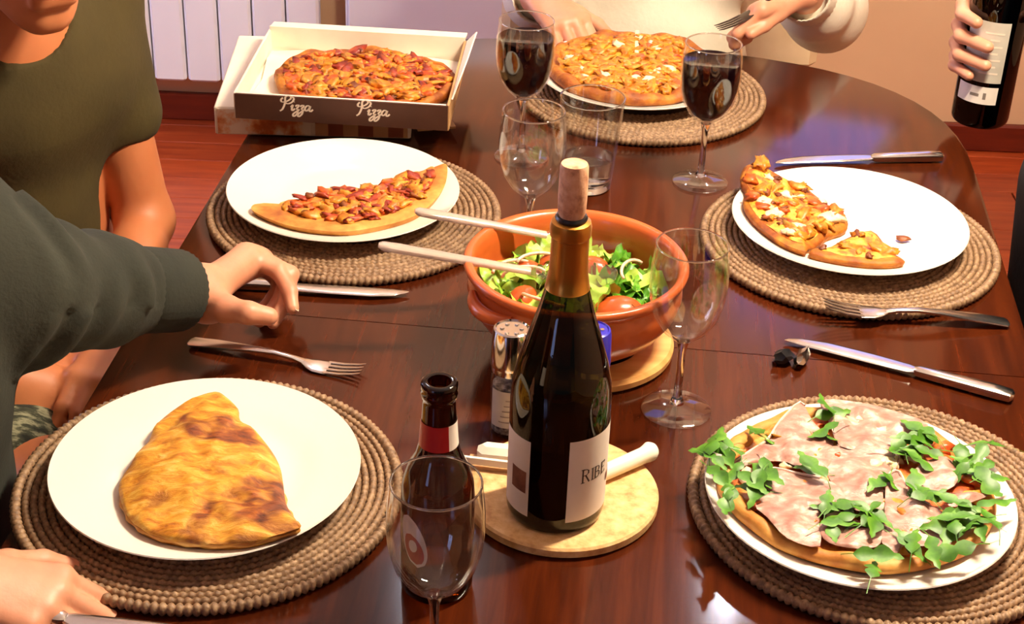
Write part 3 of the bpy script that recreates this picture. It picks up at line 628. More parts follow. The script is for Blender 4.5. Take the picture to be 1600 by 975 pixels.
part('side_flap', MB().add([(Wd/2+.002, -.09, Hh), (Wd/2+.002, .11, Hh), (Wd/2+.014, .112, .046), (Wd/2+.010, .02, .042), (Wd/2+.004, -.09, Hh), (Wd/2+.004, .11, Hh), (Wd/2+.016, .112, .046), (Wd/2+.012, .02, .042)], [(3, 2, 1, 0), (4, 5, 6, 7), (0, 4, 7, 3), (3, 7, 6, 2), (2, 6, 5, 1), (1, 5, 4, 0)]), 'card_white', bx, smooth=False)
part('liner_paper', puff(closed_smooth([(-.122, -.101), (-.04, -.104), (.05, -.102), (.122, -.104), (.123, 0), (.122, .10), (0, .104), (-.122, .10), (-.122, 0)], 3), .004, 8, lambda t: .4+.6*t**3, .002, 25, 6, z0=.0028, base=False), 'card_white', bx, label='white baking paper lining the box')
LET = {'P': [[(.10, .98), (.02, .86), (.10, .74), (.34, .80), (.52, .98), (.40, 1.10), (.22, 1.02), (.26, .70), (.20, .36), (.08, .24)], [(.26, .72), (.42, .66), (.62, .78), (.66, .98), (.48, 1.08)]],
       'i': [[(.60, .48), (.68, .62), (.66, .38), (.72, .30), (.82, .42)], [(.70, .78), (.71, .80)]],
       'z': [[(.82, .54), (.90, .62), (1.00, .60), (.90, .40), (.98, .36), (.98, .14), (.84, -.02), (.78, .10), (.92, .26), (1.06, .38)]],
       'a': [[(1.56, .58), (1.42, .62), (1.32, .46), (1.40, .32), (1.52, .42), (1.58, .60), (1.56, .38), (1.64, .30), (1.74, .42)]]}
def word(parent, x0, z0, s):
    strokes = [(st, 0) for k in 'Pi' for st in LET[k]]+[(LET['z'][0], 0), (LET['z'][0], .25)]+[(LET['a'][0], 0)]
    mb = MB()
    for st, dx in strokes:
        pts = crom([(x0+s*(q[0]+dx+.22*q[1]), -Dp/2-.0016, z0+s*q[1]) for q in st], 5)
        for i, q in enumerate(pts[:-1]):
            d = (pts[i+1]-q); nrm = Vector((-d.z, 0, d.x)); L = nrm.length
            if L < 1e-7: continue
            # a broad pen held at a slant
            w_ = s*(.022+.03*abs(d.z/L)); nrm = nrm/L*w_
            mb.add([q-nrm, q+nrm, pts[i+1]+nrm, pts[i+1]-nrm], [(0, 1, 2, 3)])
    part('lettering', mb, 'print_white', parent, smooth=False, label='white script word Pizza')
word(bx, -.080, .0075, .0245); word(bx, .016, .0075, .0245)
lb = thing('pizza_box', 'closed printed pizza box under the open brown one', 'box', (-.268, 2.065, .0006), rad(2))
part('body', MB().box((0, 0, .0195), (.25, .25, .038), bev=.0015), 'card_white', lb, smooth=False)
part('front_picture', MB().box((-.062, -.1254, .0195), (.118, .0012, .034)), 'print_pizza', lb, smooth=False, label='printed photograph of a pizza')
part('front_check', MB().box((.062, -.1254, .0195), (.118, .0012, .034)), 'print_check', lb, smooth=False, label='printed red and cream check')
part('side_picture', MB().box((-.1254, -.02, .0195), (.0012, .19, .03)), 'print_pizza', lb, smooth=False)
part('corner_flap', MB().box((.152, -.088, .010), (.05, .05, .003), rz=.25), 'card_tan', lb, smooth=False)

# ---------------------------------------------------------------- glasses
gp = [(0, .0005), (.033, .0005), (.0342, .0015), (.033, .0026), (.018, .0048), (.007, .009), (.0042, .018), (.0036, .045), (.0038, .068), (.0062, .079), (.012, .0835), (.022, .0925), (.0305, .107), (.0352, .125), (.0366, .142), (.0358, .162), (.0338, .180), (.0332, .1822), (.0324, .181),
      (.0346, .162), (.0354, .142), (.0340, .125), (.0293, .108), (.021, .0945), (.011, .0862), (0, .0845)]
def torus(R, z, r, n=64, m_=8): return [(R+r*math.cos(2*math.pi*k/m_), z+r*math.sin(2*math.pi*k/m_)) for k in range(m_+1)]
gb = MB().lathe(gp[9:], n=64); gb.lathe(torus(.0331, .1818, .0009), n=64, mi=1)
glass_me = sharp(gb.mesh('glass_bowl', ['glass', 'glass_solid']), 60)
foot_me = sharp(MB().lathe(gp[:6], n=48).mesh('foot', 'glass'), 60)
stem_me = sharp(MB().lathe([(0, .006)]+gp[5:10]+[(0, .0792)], n=32).mesh('stem', 'glass_solid'), 60)
wp = [(0, .0848), (.0108, .0866), (.0207, .0949), (.0289, .1084), (.0336, .1253), (.035, .142), (.0345, .158), (.0343, .1600), (.0335, .1594), (0, .1592)]
wine_me = sharp(MB().lathe(wp, n=64).mesh('wine', 'wine'), 50)
for (x, y), fill, lb_ in (((.004, 1.905), 1, 'wine glass filled with red wine left of the cheese pizza'), ((.226, 1.853), 1, 'wine glass filled with red wine right of the cheese pizza'),
                          ((.015, 1.634), 0, 'empty wine glass standing behind the salad bowl'), ((.163, 1.342), 0, 'empty wine glass right of the salad bowl'), ((-.0495, .962), 0, 'empty wine glass in front of the beer bottle')):
    g = link('wine_glass', None, None, (x, y, TZ+.0004)); tag(g, lb_, 'wine glass', 'stemmed wine glasses')
    link('glass_bowl', glass_me, g); link('stem', stem_me, g); link('foot', foot_me, g)
    if fill: link('red_wine', wine_me, g)
tm = thing('water_tumbler', 'clear tapered tumbler with a little water behind the salad bowl', 'glass', (.086, 1.828, .0004))
part('tumbler_body', MB().lathe([(0, 0), (.027, 0), (.0285, .002), (.0392, .1175), (.0386, .118), (.0378, .1175), (.0275, .012), (.026, .0105)], n=64), 'glass', tm, ang=50)
part('rim', MB().lathe(torus(.0385, .1178, .001), n=64), 'glass_solid', tm)
part('thick_base', MB().lathe([(0, .0008), (.0262, .0008), (.0272, .002), (.0276, .009), (.0262, .0102), (0, .0100)], n=64), 'glass_solid', tm, ang=50)
part('water', MB().lathe([(0, .011), (.0258, .011), (.0272, .0125), (.0300, .041), (.0297, .0405), (0, .0402)], n=64), 'water', tm, ang=50)

# ---------------------------------------------------------------- wine bottle on cork trivet
tv = thing('cork_trivet', 'round cork trivet under the wine bottle', 'trivet', (.05, 1.193, .0004))
part('disc', MB().lathe([(0, 0), (.084, 0), (.087, .002), (.087, .0085), (.085, .0105), (0, .0105)], n=72), 'cork', tv)
def arc_label(parent, name, prof, a0, a1, mt, label=None, n=24):
    return part(name, MB().lathe(prof, n=n, a0=rad(a0), a1=rad(a1)), mt, parent, label=label)
wb = thing('wine_bottle', 'dark wine bottle with gold capsule standing on the cork trivet', 'bottle', (.044, 1.166, .011))
part('glass_body', MB().lathe([(0, .018), (.022, .012), (.034, .001), (.038, 0), (.0415, .003), (.0428, .009), (.0428, .115), (.0415, .133), (.0375, .152), (.0305, .176), (.0225, .203), (.0178, .222), (.0155, .235), (.0148, .25), (.0143, .277), (.0125, .2825), (.0095, .2825), (.0095, .270)], n=72), 'bottle_green', wb, ang=60)
part('wine_inside', MB().lathe([(0, .02), (.022, .014), (.034, .004), (.040, .009), (.0408, .06), (.0408, .085), (0, .085)], n=48), 'wine', wb, ang=50)
part('gold_capsule', MB().lathe([(.0185, .222), (.0181, .2225), (.0160, .236), (.0154, .25), (.0152, .268), (.0165, .2695), (.0168, .277), (.0158, .2815), (.0125, .2828)], n=56), 'gold_foil', wb)
ck = part('cork', MB().lathe([(0, .265), (.0088, .265), (.0092, .284), (.0112, .290), (.0116, .305), (.0113, .329), (.0103, .3315), (0, .332)], n=40), 'cork_stop', wb, label='cork pushed halfway into the bottle neck')
part('mouth_ring', MB().lathe([(.0095, .2825), (.0125, .2828), (.0132, .285), (.0122, .287), (.0098, .2865)], n=48), 'black_plastic', wb)
RL = .0431
fl_ = arc_label(wb, 'front_label', [(RL, .015), (RL, .098)], -79, 8, 'paper', 'white paper label lettered RIBE')
arc_label(wb, 'back_label', [(RL, .015), (RL, .092)], 188, 236, 'paper', 'white paper back label with a brown patch')
arc_label(wb, 'label_patch', [(RL+.0002, .038), (RL+.0002, .060)], 208, 232, 'label_brown')
def serif(ch):
    T, L = .10, .05
    if ch == 'I': return [[(.1, 0), (.1, 1)]], .2
    if ch == 'R': return [[(.1, 0), (.1, 1)], [(.1, .97), (.35, .97), (.5, .87), (.5, .66), (.35, .54), (.1, .53)], [(.3, .53), (.58, 0)]], .66
    if ch == 'B': return [[(.1, 0), (.1, 1)], [(.1, .97), (.35, .97), (.47, .87), (.47, .64), (.33, .53), (.1, .53)], [(.33, .53), (.54, .42), (.54, .14), (.38, .03), (.1, .03)]], .66
    if ch == 'E': return [[(.1, 0), (.1, 1)], [(.1, .97), (.5, .97), (.5, .86)], [(.1, .52), (.4, .52)], [(.1, .03), (.52, .03), (.52, .15)]], .62
def cyl(a, z): return (RL+.0003)*math.cos(a), (RL+.0003)*math.sin(a), z
mb = MB(); hgt = .0118; a = rad(-63); zz = .054
for ci, ch in enumerate('RIBE'):
    s_ = hgt*(1.15 if ci == 0 else 1); st, adv = serif(ch)
    for line in st+([[(0, 0), (.22, 0)], [(0, 1), (.22, 1)]] if ch in 'RBEI' else []):
        for q0, q1 in zip(line, line[1:]):
            P0 = Vector((q0[0]*s_/RL, q0[1]*s_)); P1 = Vector((q1[0]*s_/RL, q1[1]*s_))
            d = Vector(((P1.x-P0.x)*RL, P1.y-P0.y)); nn = Vector((-d.y, d.x)).normalized()*(.00075 if abs(d.y) > abs(d.x) else .00042)
            e = d.normalized()*.0003
            V = [cyl(a+P.x+(k*nn.x+ (e.x if P is P1 else -e.x))/RL, zz+P.y+k*nn.y+(e.y if P is P1 else -e.y)) for P, k in ((P0, 1), (P0, -1), (P1, -1), (P1, 1))]
            mb.add(V, [(0, 1, 2, 3)])
    a += (adv+.10)*s_/RL
part('label_lettering', mb, 'ink', wb, smooth=False, label='dark letters RIBE')
arc_label(wb, 'label_vignette', [(RL+.0003, .040), (RL+.0003, .0485)], -18, 3, 'label_brown', n=8)

# ---------------------------------------------------------------- beer bottle
bb = thing('beer_bottle', 'small brown beer bottle with a red and white neck label', 'bottle', (-.0535, 1.068, .0004))
part('glass_body', MB().lathe([(0, .006), (.02, .004), (.0265, 0), (.0292, .003), (.0298, .01), (.0298, .092), (.0285, .107), (.024, .121), (.0178, .134), (.0152, .146), (.0140, .162), (.0130, .182), (.0128, .186), (.0142, .187), (.0146, .191), (.0136, .1935), (.0146, .195), (.0143, .1995), (.0125, .2008), (.0092, .2), (.0088, .19)], n=56), 'amber', bb, ang=60)
arc_label(bb, 'neck_label', [(.0158, .143), (.0146, .160), (.0144, .166)], -175, -55, 'label_red', 'red neck label')
arc_label(bb, 'neck_label', [(.0158, .143), (.0146, .160), (.0144, .166)], -55, 60, 'paper', 'white edge of the neck label')
def oval(parent, r_, zc, h_, ac, aw, mt, label=None, tilt=0):
    V = []; F = []
    for k in range(13):
        t = -1+2*k/12; w_ = aw*math.sqrt(max(0, 1-t*t))+.01
        for m_ in range(7): a_ = rad(ac+tilt*t)+rad(w_)*(m_/3-1); V.append((r_*math.cos(a_), r_*math.sin(a_), zc+h_*t))
    for k in range(12):
        for m_ in range(6): F.append((k*7+m_, k*7+m_+1, (k+1)*7+m_+1, (k+1)*7+m_))
    part('body_label', MB().add(V, F), mt, parent, label=label)
oval(bb, .0302, .062, .024, -128, 24, 'paper', 'oval white and red emblem label', -10)
oval(bb, .0304, .055, .014, -126, 18, 'label_red', None, -6)
oval(bb, .0306, .058, .006, -127, 8, 'paper', None, 0)

# ---------------------------------------------------------------- grinders
def grinder(x, y, capmat, fill, label, h=.112, R=.0178):
    g = thing('spice_grinder', label, 'grinder', (x, y, .0004), group='spice grinders beside the wine bottle')
    part('jar', MB().lathe([(0, 0), (R*.94, 0), (R, .003), (R, .058), (R*.86, .066), (R*.86, .070), (0, .070)], n=40), 'glass', g, ang=50)
    part('contents', MB().lathe([(0, .003), (R*.9, .003), (R*.9, .052), (0, .054)], n=32), fill, g)
    arc_label(g, 'paper_label', [(R+.0003, .012), (R+.0003, .052)], -150, 10, 'paper_grey')
    mbx = MB()
    for k in range(5): mbx.lathe([(R+.0006, .018+k*.006), (R+.0006, .0192+k*.006)], n=10, a0=rad(-120+k*5), a1=rad(-50-k*7))
    part('label_print', mbx, 'ink_grey', g, smooth=False)
    part('collar', MB().lathe([(R*.88, .066), (R*.98, .067), (R*.98, .073), (R*.9, .074)], n=40), 'chrome', g)
    cp = part('cap', MB().lathe([(R*.9, .072), (R*1.04, .0735), (R*1.06, .078), (R*1.0, h-.006), (R*.94, h-.001), (R*.85, h), (R*.8, h-.0015), (0, h-.0015)], n=40), capmat, g)
    for k in range(6):
        a = k*1.047; part('grip_dot', MB().lathe([(.0022, h-.0016), (.002, h-.0004), (0, h-.0003)], (R*.5*math.cos(a), R*.5*math.sin(a), 0), n=10), 'steel', cp)
    return g
grinder(.0005, 1.299, 'chrome', 'pepper', 'spice grinder with chrome cap behind the left of the wine bottle')
grinder(.0745, 1.303, 'blue_plastic', 'paper', 'spice grinder with blue cap half hidden behind the wine bottle')

# ---------------------------------------------------------------- small things on the trivet and table
sp_ = thing('butter_spreader', 'white-handled spreader lying on the cork trivet behind the bottle', 'utensil', (.1005, 1.2175, .0115), math.atan2(.031, .040))
part('handle', MB().tube([(-.032, 0, .0075), (-.02, 0, .0078), (.02, 0, .0082), (.030, 0, .0084), (.035, 0, .0086), (.040, .0012, .0086), (.0445, .0012, .0086), (.0465, .0012, .0086)], [.0068, .0074, .0076, .0076, .0085, .0092, .0066, .002], n=16), 'white_plastic', sp_)
part('blade', MB().loft([(-.075, 0, .0065, .004, .0006), (-.055, 0, .0068, .0065, .0007), (-.04, 0, .0072, .004, .0012), (-.028, 0, .0076, .003, .002)]), 'steel', sp_)
pk = thing('paper_packet', 'small cream folded packet lying on the trivet left of the bottle', 'packet', (-.013, 1.226, .0108), rad(-6))
part('packet_body', MB().box((.004, .006, .009), (.036, .018, .016), bev=.005), 'card_white', pk)
part('white_flap', MB().box((0, -.0095, .0085), (.048, .003, .007), rz=rad(-2)), 'paper', pk, smooth=False)
part('packet_base', MB().box((.002, -.001, .0012), (.046, .02, .0024)), 'card_tan', pk, smooth=False)
fo = thing('crumpled_foil', 'crumpled scrap of silver and dark foil between the glass and the knife', 'foil', (.285, 1.437, .008), .5)
part('dark_scrap', blob(.0105, (1.1, .9, .75), .6, 2.2, 2), 'black_plastic', fo, loc=(-.006, .004, 0))
part('silver_scrap', blob(.0098, (1.7, .65, .85), .8, 2.4, 6), 'steel', fo, loc=(.010, -.006, .001), rot=(.3, 0, .6))

# ---------------------------------------------------------------- cutlery
def fork_parts(f, mt='steel', L=.19):
    h = L/2
    part('handle', MB().loft([(-h, 0, .0035, .0055, .0011), (-h+.003, 0, .0036, .009, .0014), (-h+.03, 0, .0058, .0085, .0018), (-h+.07, 0, .0085, .0055, .0018), (0, 0, .0088, .0036, .002), (.02, 0, .0065, .0032, .002), (.032, 0, .0042, .005, .0016)]), mt, f)
    hd = part('head', MB().loft([(.030, 0, .0045, .0046, .0016), (.036, 0, .003, .0085, .0012), (.044, 0, .0022, .0115, .001), (.054, 0, .002, .0122, .0009), (.058, 0, .0021, .0122, .0009)]), mt, f)
    for k in range(4):
        y = (k-1.5)*.0066
        part('tine', MB().loft([(.055, y, .0021, .0021, .0009), (.072, y*.98, .0032, .0019, .0009), (.088, y*.95, .0062, .0014, .0008), (h, y*.93, .0085, .0006, .0005)], n=8), mt, hd)
def knife_parts(f, mt='steel', L=.225):
    h = L/2
    part('handle', MB().loft([(-h, 0, .0062, .004, .0028), (-h+.003, 0, .0062, .0082, .0052), (-h+.02, 0, .0064, .0088, .0058), (-h+.07, 0, .0062, .0074, .005), (-h+.092, 0, .006, .0066, .0044), (-h+.096, 0, .006, .0045, .003)]), mt, f)
    part('blade', MB().loft([(-h+.094, 0, .0058, .0048, .0018), (-h+.102, -.001, .0056, .0085, .0012), (-h+.14, -.001, .0054, .0096, .001), (h-.04, -.0005, .005, .0095, .0009), (h-.015, .002, .0046, .0066, .0008), (h-.003, .0045, .0042, .003, .0006), (h, .006, .004, .0006, .0004)]), mt, f)
def place2(a, b_): return ((a[0]+b_[0])/2, (a[1]+b_[1])/2), math.atan2(b_[1]-a[1], b_[0]-a[0]), math.hypot(b_[0]-a[0], b_[1]-a[1])
def fork(a, b_, label, z=.0004, rot=None):
    (x, y), rz, L = place2(a, b_); f = thing('fork', label, 'fork', (x, y, z), rz, 'table forks', rot=rot); fork_parts(f, L=.19); f.scale = (L/.19,)*3 if rot is None else (1, 1, 1); return f
def knife(a, b_, label, z=.0002):
    (x, y), rz, L = place2(a, b_); f = thing('knife', label, 'knife', (x, y, z), rz, 'table knives'); knife_parts(f, L=.225); f.scale = (L/.225, 1, 1); return f
fork((-.326, 1.427), (-.145, 1.381), 'steel fork above the calzone plate, under the hand')
f2 = fork((.531, 1.531), (.329, 1.524), 'steel fork below the plate of leftovers, tines on its mat'); f2.rotation_euler = (0, rad(-4.2), f2.rotation_euler[2]); f2.location.z = TZ+.0072
knife((.500, 1.381), (.287, 1.481), 'steel knife above the ham and rocket pizza')
knife((.545, 1.945), (.325, 1.915), 'steel knife behind the plate of leftovers')
knife((-.330, 1.548), (-.112, 1.539), 'steel knife in front of the half pizza, beside the hand')

# ---------------------------------------------------------------- salad bowl
BX, BY = .062, 1.452
rg = thing('wooden_ring', 'pale wooden ring trivet under the salad bowl', 'trivet', (BX+.012, BY, .0004))
part('ring', MB().lathe([(.058, 0), (.088, 0), (.0925, .004), (.093, .010), (.090, .0145), (.062, .0145), (.058, .010), (.058, 0)], n=72), 'pale_wood', rg)
sb = thing('salad_bowl', 'round terracotta salad bowl with lug handles', 'bowl', (BX, BY, .0152))
part('bowl_body', MB().lathe([(0, 0), (.060, 0), (.068, .003), (.092, .022), (.104, .040), (.1085, .056), (.1075, .066), (.1045, .0715), (.1055, .0745), (.1115, .080), (.1130, .085), (.1105, .088), (.1045, .087), (.1015, .081), (.1000, .070), (.100, .055), (.094, .036), (.080, .018), (.058, .009), (0, .008)], n=96), 'terracotta', sb, ang=70)
for a in (62, 218):
    a_ = rad(a); P = []
    for k in range(-5, 6):
        t = k/5; aa = a_+t*.30; r_ = .1085+.007*(1-t*t); P.append((r_*math.cos(aa), r_*math.sin(aa), .0665-.004*(1-t*t)))
    part('lug_handle', MB().tube(P, [.004+.0035*(1-(k/5)**2) for k in range(-5, 6)], n=12), 'terracotta', sb)
def lettuce_mesh(R, seed, ruf=.22):
    rnd = random.Random(seed); n = 30; po = []
    for i in range(n):
        a = 2*math.pi*i/n; r_ = R*(.8+.25*math.cos(a)+.10*math.sin(5*a+seed)+.06*math.sin(9*a)); po.append((r_*math.cos(a)*1.25, r_*math.sin(a)))
    mb = MB(); V = [(0, 0, 0)]; F = []
    for k in range(1, 6):
        t = k/5
        for i, q in enumerate(po):
            a = 2*math.pi*i/n
            V.append((q[0]*t, q[1]*t, R*(.35*t*t*math.cos(a*2+seed)+ruf*t**3*math.sin(7*a+seed*2)+.35*noise.noise(Vector((q[0]*t/R*1.5, q[1]*t/R*1.5, seed*2.2))))))
    for i in range(n): F.append((0, 1+i, 1+(i+1) % n))
    for k in range(4):
        for i in range(n): a_, b_ = 1+k*n+i, 1+k*n+(i+1) % n; F.append((a_, a_+n, b_+n, b_))
    return mb.add(V, F)
LE = [lettuce_mesh(.021, s).mesh('lettuce_leaf', 'lettuce') for s in range(4)]
LD = [lettuce_mesh(.015, s+9, .3).mesh('lettuce_leaf', 'lettuce_dark') for s in range(3)]
rnd = random.Random(12)
SAL = []
for k in range(85):
    a = rnd.uniform(0, 6.28); r_ = .082*math.sqrt(rnd.random()); SAL.append((r_*math.cos(a), r_*math.sin(a)))
def put(name, me, x, y, z, label, cat, group, rot, sc=1):
    o = link(name, me, None, (BX+x, BY+y, TZ+z), rot, scale=sc); return tag(o, label, cat, group)
for k, (x, y) in enumerate(SAL):
    dark = (x > .03 and rnd.random() < .75) or rnd.random() < .25
    hz = .060+.012*(1-(x*x+y*y)/.0068)+rnd.uniform(-.004, .010)
    put('lettuce_leaf', rnd.choice(LD if dark else LE), x, y, hz, 'curly dark green salad leaf in the terracotta bowl' if dark else 'torn pale green lettuce leaf in the terracotta bowl', 'lettuce',
        'dark salad leaves' if dark else 'pale lettuce leaves', (rnd.uniform(-.5, .5), rnd.uniform(-.5, .5), rnd.uniform(0, 6.28)), rnd.uniform(.8, 1.2))
tw = MB(); n = 20
V = []; F = []
for i in range(n+1):
    a = math.pi*i/n
    for j in range(9):
        b_ = math.pi*j/8; V.append((.024*math.cos(a), .020*math.sin(a)*math.cos(b_)*.9, .017*math.sin(a)*math.sin(b_)))
for i in range(n):
    for j in range(8): F.append((i*9+j, (i+1)*9+j, (i+1)*9+j+1, i*9+j+1))
F.append(tuple(range(0, (n+1)*9, 9))+tuple(range(n*9+8, 8, -9)))
tw.add(V, F); TW = sharp(tw.mesh('tomato_wedge', 'tom_fresh'), 50)
for x, y, z, rz, sc, lb_ in ((.042, -.038, .066, .15, 1.15, 'large tomato half at the near right of the salad'), (-.045, .026, .072, 2.2, .85, 'tomato wedge under the salad servers at the left of the bowl'), (-.052, -.022, .070, 1.1, .8, 'tomato wedge at the near left of the salad'), (-.02, .045, .074, .4, .85, 'tomato wedge at the far left of the salad'), (.02, .04, .074, 2.8, .8, 'tomato wedge at the far middle of the salad')):
    put('tomato_wedge', TW, x, y, z-.004, lb_, 'tomato', 'tomato pieces in the salad', (.1, -.1, rz), sc)
for k, (x, y, rz) in enumerate(((-.05, .0, .5), (-.062, .012, .7), (-.035, .03, .4), (-.03, -.045, 2.5), (.06, .02, 1.2))):
    P = [(.026*math.cos(t), .012*math.sin(t), .004*math.sin(t)) for t in [i*.32 for i in range(10)]]
    put('onion_strip', MB().tube(P, .0018, n=6).mesh('onion_strip', 'onion'), x, y, .080, 'thin pale onion strip lying on the salad', 'onion', 'onion strips in the salad', (.2, .1, rz), 1)
def server(a, b_, label, spoon):
    a, b_ = Vector(a), Vector(b_); d = b_-a; L = d.length
    t = thing('salad_server', label, 'salad server', a, group='clear plastic salad servers'); t.rotation_euler = d.to_track_quat('X', 'Z').to_euler()
    part('handle', MB().loft([(0, 0, 0, .003, .002), (.004, 0, 0, .0065, .0036), (.02, 0, 0, .0074, .004), (L*.5, 0, 0, .0062, .0036), (L*.82, 0, 0, .0058, .0032)], n=14, e=.8), 'plastic_clear', t)
    part('spoon_head', MB().loft([(L*.80, 0, 0, .0058, .0030), (L*.88, 0, .001, .013, .0026), (L*.97, 0, .003, .024, .0024), (L+.012, 0, .006, .029, .0022), (L+.034, 0, .010, .027, .002), (L+.048, 0, .014, .016, .0018), (L+.052, 0, .0155, .005, .0015)], n=16, e=.9), 'glass', t)
server((-.103, 1.506, .122), (.062, 1.532, .082), 'clear plastic salad server, the farther of the two', 1)
server((-.134, 1.437, .118), (.050, 1.4485, .084), 'clear plastic salad server, the nearer of the two', 1)
# ================================================================ chairs
def chair(x, y, rz, label, fab, seat_h=.45, wood='dark_wood', wd=.46):
    c = thing('dining_chair', label, 'chair', (x, y, -TZ), rz)
    part('seat', MB().box((0, 0, seat_h-.03), (wd, .45, .06), bev=.018), fab, c)
    part('backrest', MB().box((0, -.235, seat_h+.27), (wd, .05, .44), bev=.016), fab, c)
    for sx in (-1, 1):
        part('leg', MB().tube([(sx*.20, .19, seat_h-.05), (sx*.205, .20, .01), (sx*.205, .20, 0)], [.022, .016, .016], n=10), wood, c)
        part('leg', MB().tube([(sx*.20, -.21, seat_h-.05), (sx*.205, -.25, .01), (sx*.205, -.25, 0)], [.022, .016, .016], n=10), wood, c)
        part('back_post', MB().tube([(sx*.20, -.22, seat_h-.05), (sx*.20, -.24, seat_h+.10)], .016, n=10), wood, c)
    return c

# ================================================================ people
def V3(*a): return Vector(a)
def arm_prims(S, E, W, up_r=.046, el_r=.037, wr_r=.027, k=.02):
    S, E, W = Vector(S), Vector(E), Vector(W); mid = E.lerp(W, .3)
    return [(S, E, up_r, el_r, k), (E, mid, el_r, el_r*1.03, k), (mid, W, el_r*1.03, wr_r, k)]
FL = {'i': (.042, .025, .021), 'm': (.046, .029, .021), 'r': (.043, .027, .021), 'p': (.033, .020, .018)}
FR = {'i': (.0098, .0086, .0078, .0066), 'm': (.0100, .0088, .0080, .0068), 'r': (.0094, .0084, .0076, .0064), 'p': (.0084, .0074, .0066, .0056)}
def chain(P, R, k=.004): return [(P[i], P[i+1], R[min(i, 3)], R[min(i+1, 3)], k) for i in range(len(P)-1)]
def palm_prims(W, mcp, side):
    """mcp: dict of knuckle points; heel of the hand at the wrist"""
    out = []; W = Vector(W)
    hw = {'i': .012, 'm': .004, 'r': -.005, 'p': -.013}
    for f in 'imrp': out.append((W+side*hw[f], mcp[f], .0155 if f in 'im' else .0145, .0118 if f != 'p' else .0108, .010))
    out.append((mcp['i'], mcp['p'], .0105, .0098, .008))
    return out
def make_hand(W, fw, palm, thumb_side, curl, thumb=(.5, .75, .35), scale=1.0):
    """a hand from the wrist: fw runs along it, palm leaves the palm, thumb_side is towards the thumb; curl in degrees per joint"""
    fw, palm, sd = Vector(fw).normalized(), Vector(palm).normalized(), Vector(thumb_side).normalized(); W = Vector(W)
    mcp = {f: W+fw*(l*scale)+sd*(o*scale)+palm*(q*scale) for f, l, o, q in (('i', .086, .025, .002), ('m', .090, .008, 0), ('r', .086, -.009, .002), ('p', .078, -.025, .006))}
    pr = palm_prims(W, mcp, sd); tips = {}
    for n_, f in enumerate('imrp'):
        d = fw+sd*(.06*(1.2-n_*.8)); d.normalize(); P = [mcp[f]]; ang = 0
        for j in range(3):
            ang += rad(curl[f][j] if isinstance(curl, dict) else curl[j]); P.append(P[-1]+(d*math.cos(ang)+palm*math.sin(ang))*FL[f][j]*scale)
        pr += chain(P, [r*scale for r in FR[f]]); tips[f] = (P[-1], P[-1]-P[-2])
    a, b_, c = thumb; d = fw*a+sd*b_+palm*c; d.normalize()
    P = [W+fw*.018+sd*.016+palm*.006]; P.append(P[-1]+d*.038*scale)
    d2 = (fw*.85+sd*.25+palm*.3).normalized(); P.append(P[-1]+(d+d2*.6).normalized()*.034*scale); P.append(P[-1]+d2*.027*scale)
    pr += [(P[0], P[1], .0165*scale, .0125*scale, .012), (P[1], P[2], .0118*scale, .0105*scale, .005), (P[2], P[3], .0106*scale, .0082*scale, .004)]
    tips['t'] = (P[-1], P[-1]-P[-2])
    return pr, tips, mcp
def head_prims(C, F, up_=V3(0, 0, 1)):
    """C the middle of the head, F where the face looks"""
    F = Vector(F).normalized(); S = F.cross(up_).normalized(); U = S.cross(F).normalized()
    q = lambda f, s, u: Vector(C)+F*f+S*s+U*u
    pr = [(q(-.025, 0, .035), q(.015, 0, .035), .080, .078, .04), (q(.03, 0, -.03), q(.035, 0, -.065), .052, .042, .04), (q(.066, -.006, -.094), q(.066, .006, -.094), .016, .016, .025),
          (q(-.02, -.045, -.04), q(.048, -.014, -.083), .024, .016, .03), (q(-.02, .045, -.04), q(.048, .014, -.083), .024, .016, .03),
          (q(.092, 0, .018), q(.108, 0, -.022), .007, .011, .012), (q(.085, -.022, -.052), q(.085, .022, -.052), .007, .007, .010), (q(.083, -.018, -.064), q(.083, .018, -.064), .008, .008, .010),
          (q(.080, -.04, .034), q(.080, .04, .034), .009, .009, .014)]
    for s in (-1, 1): pr.append((q(-.005, s*.078, .018), q(-.008, s*.080, -.018), .010, .007, .008))
    return pr, q
def torso_prims(pel, chest, neck, shL, shR, hipL, hipR, d=0, belly=.112):
    pel, chest, neck, shL, shR, hipL, hipR = [Vector(a) for a in (pel, chest, neck, shL, shR, hipL, hipR)]
    iL, iR = chest.lerp(shL, .55), chest.lerp(shR, .55); iL.z = iR.z = chest.z
    wL, wR = pel.lerp(hipL, .75), pel.lerp(hipR, .75); wm = pel.lerp(chest, .5); up2 = chest.lerp(neck, .55)
    return [(wL, wR, .105+d, .105+d, .05), (pel, wm, belly+d, belly+d, .06), (wm.lerp(wL, .4), wm.lerp(wR, .4), belly-.01+d, belly-.01+d, .06), (wm, chest, belly+d, .11+d, .06), (iL, iR, .098+d, .098+d, .05),
            (iL, shL, .085+d, .055+d, .05), (iR, shR, .085+d, .055+d, .05), (up2, shL, .06+d, .046+d, .05), (up2, shR, .06+d, .046+d, .05), (chest, neck, .10+d, .056+d, .05)]
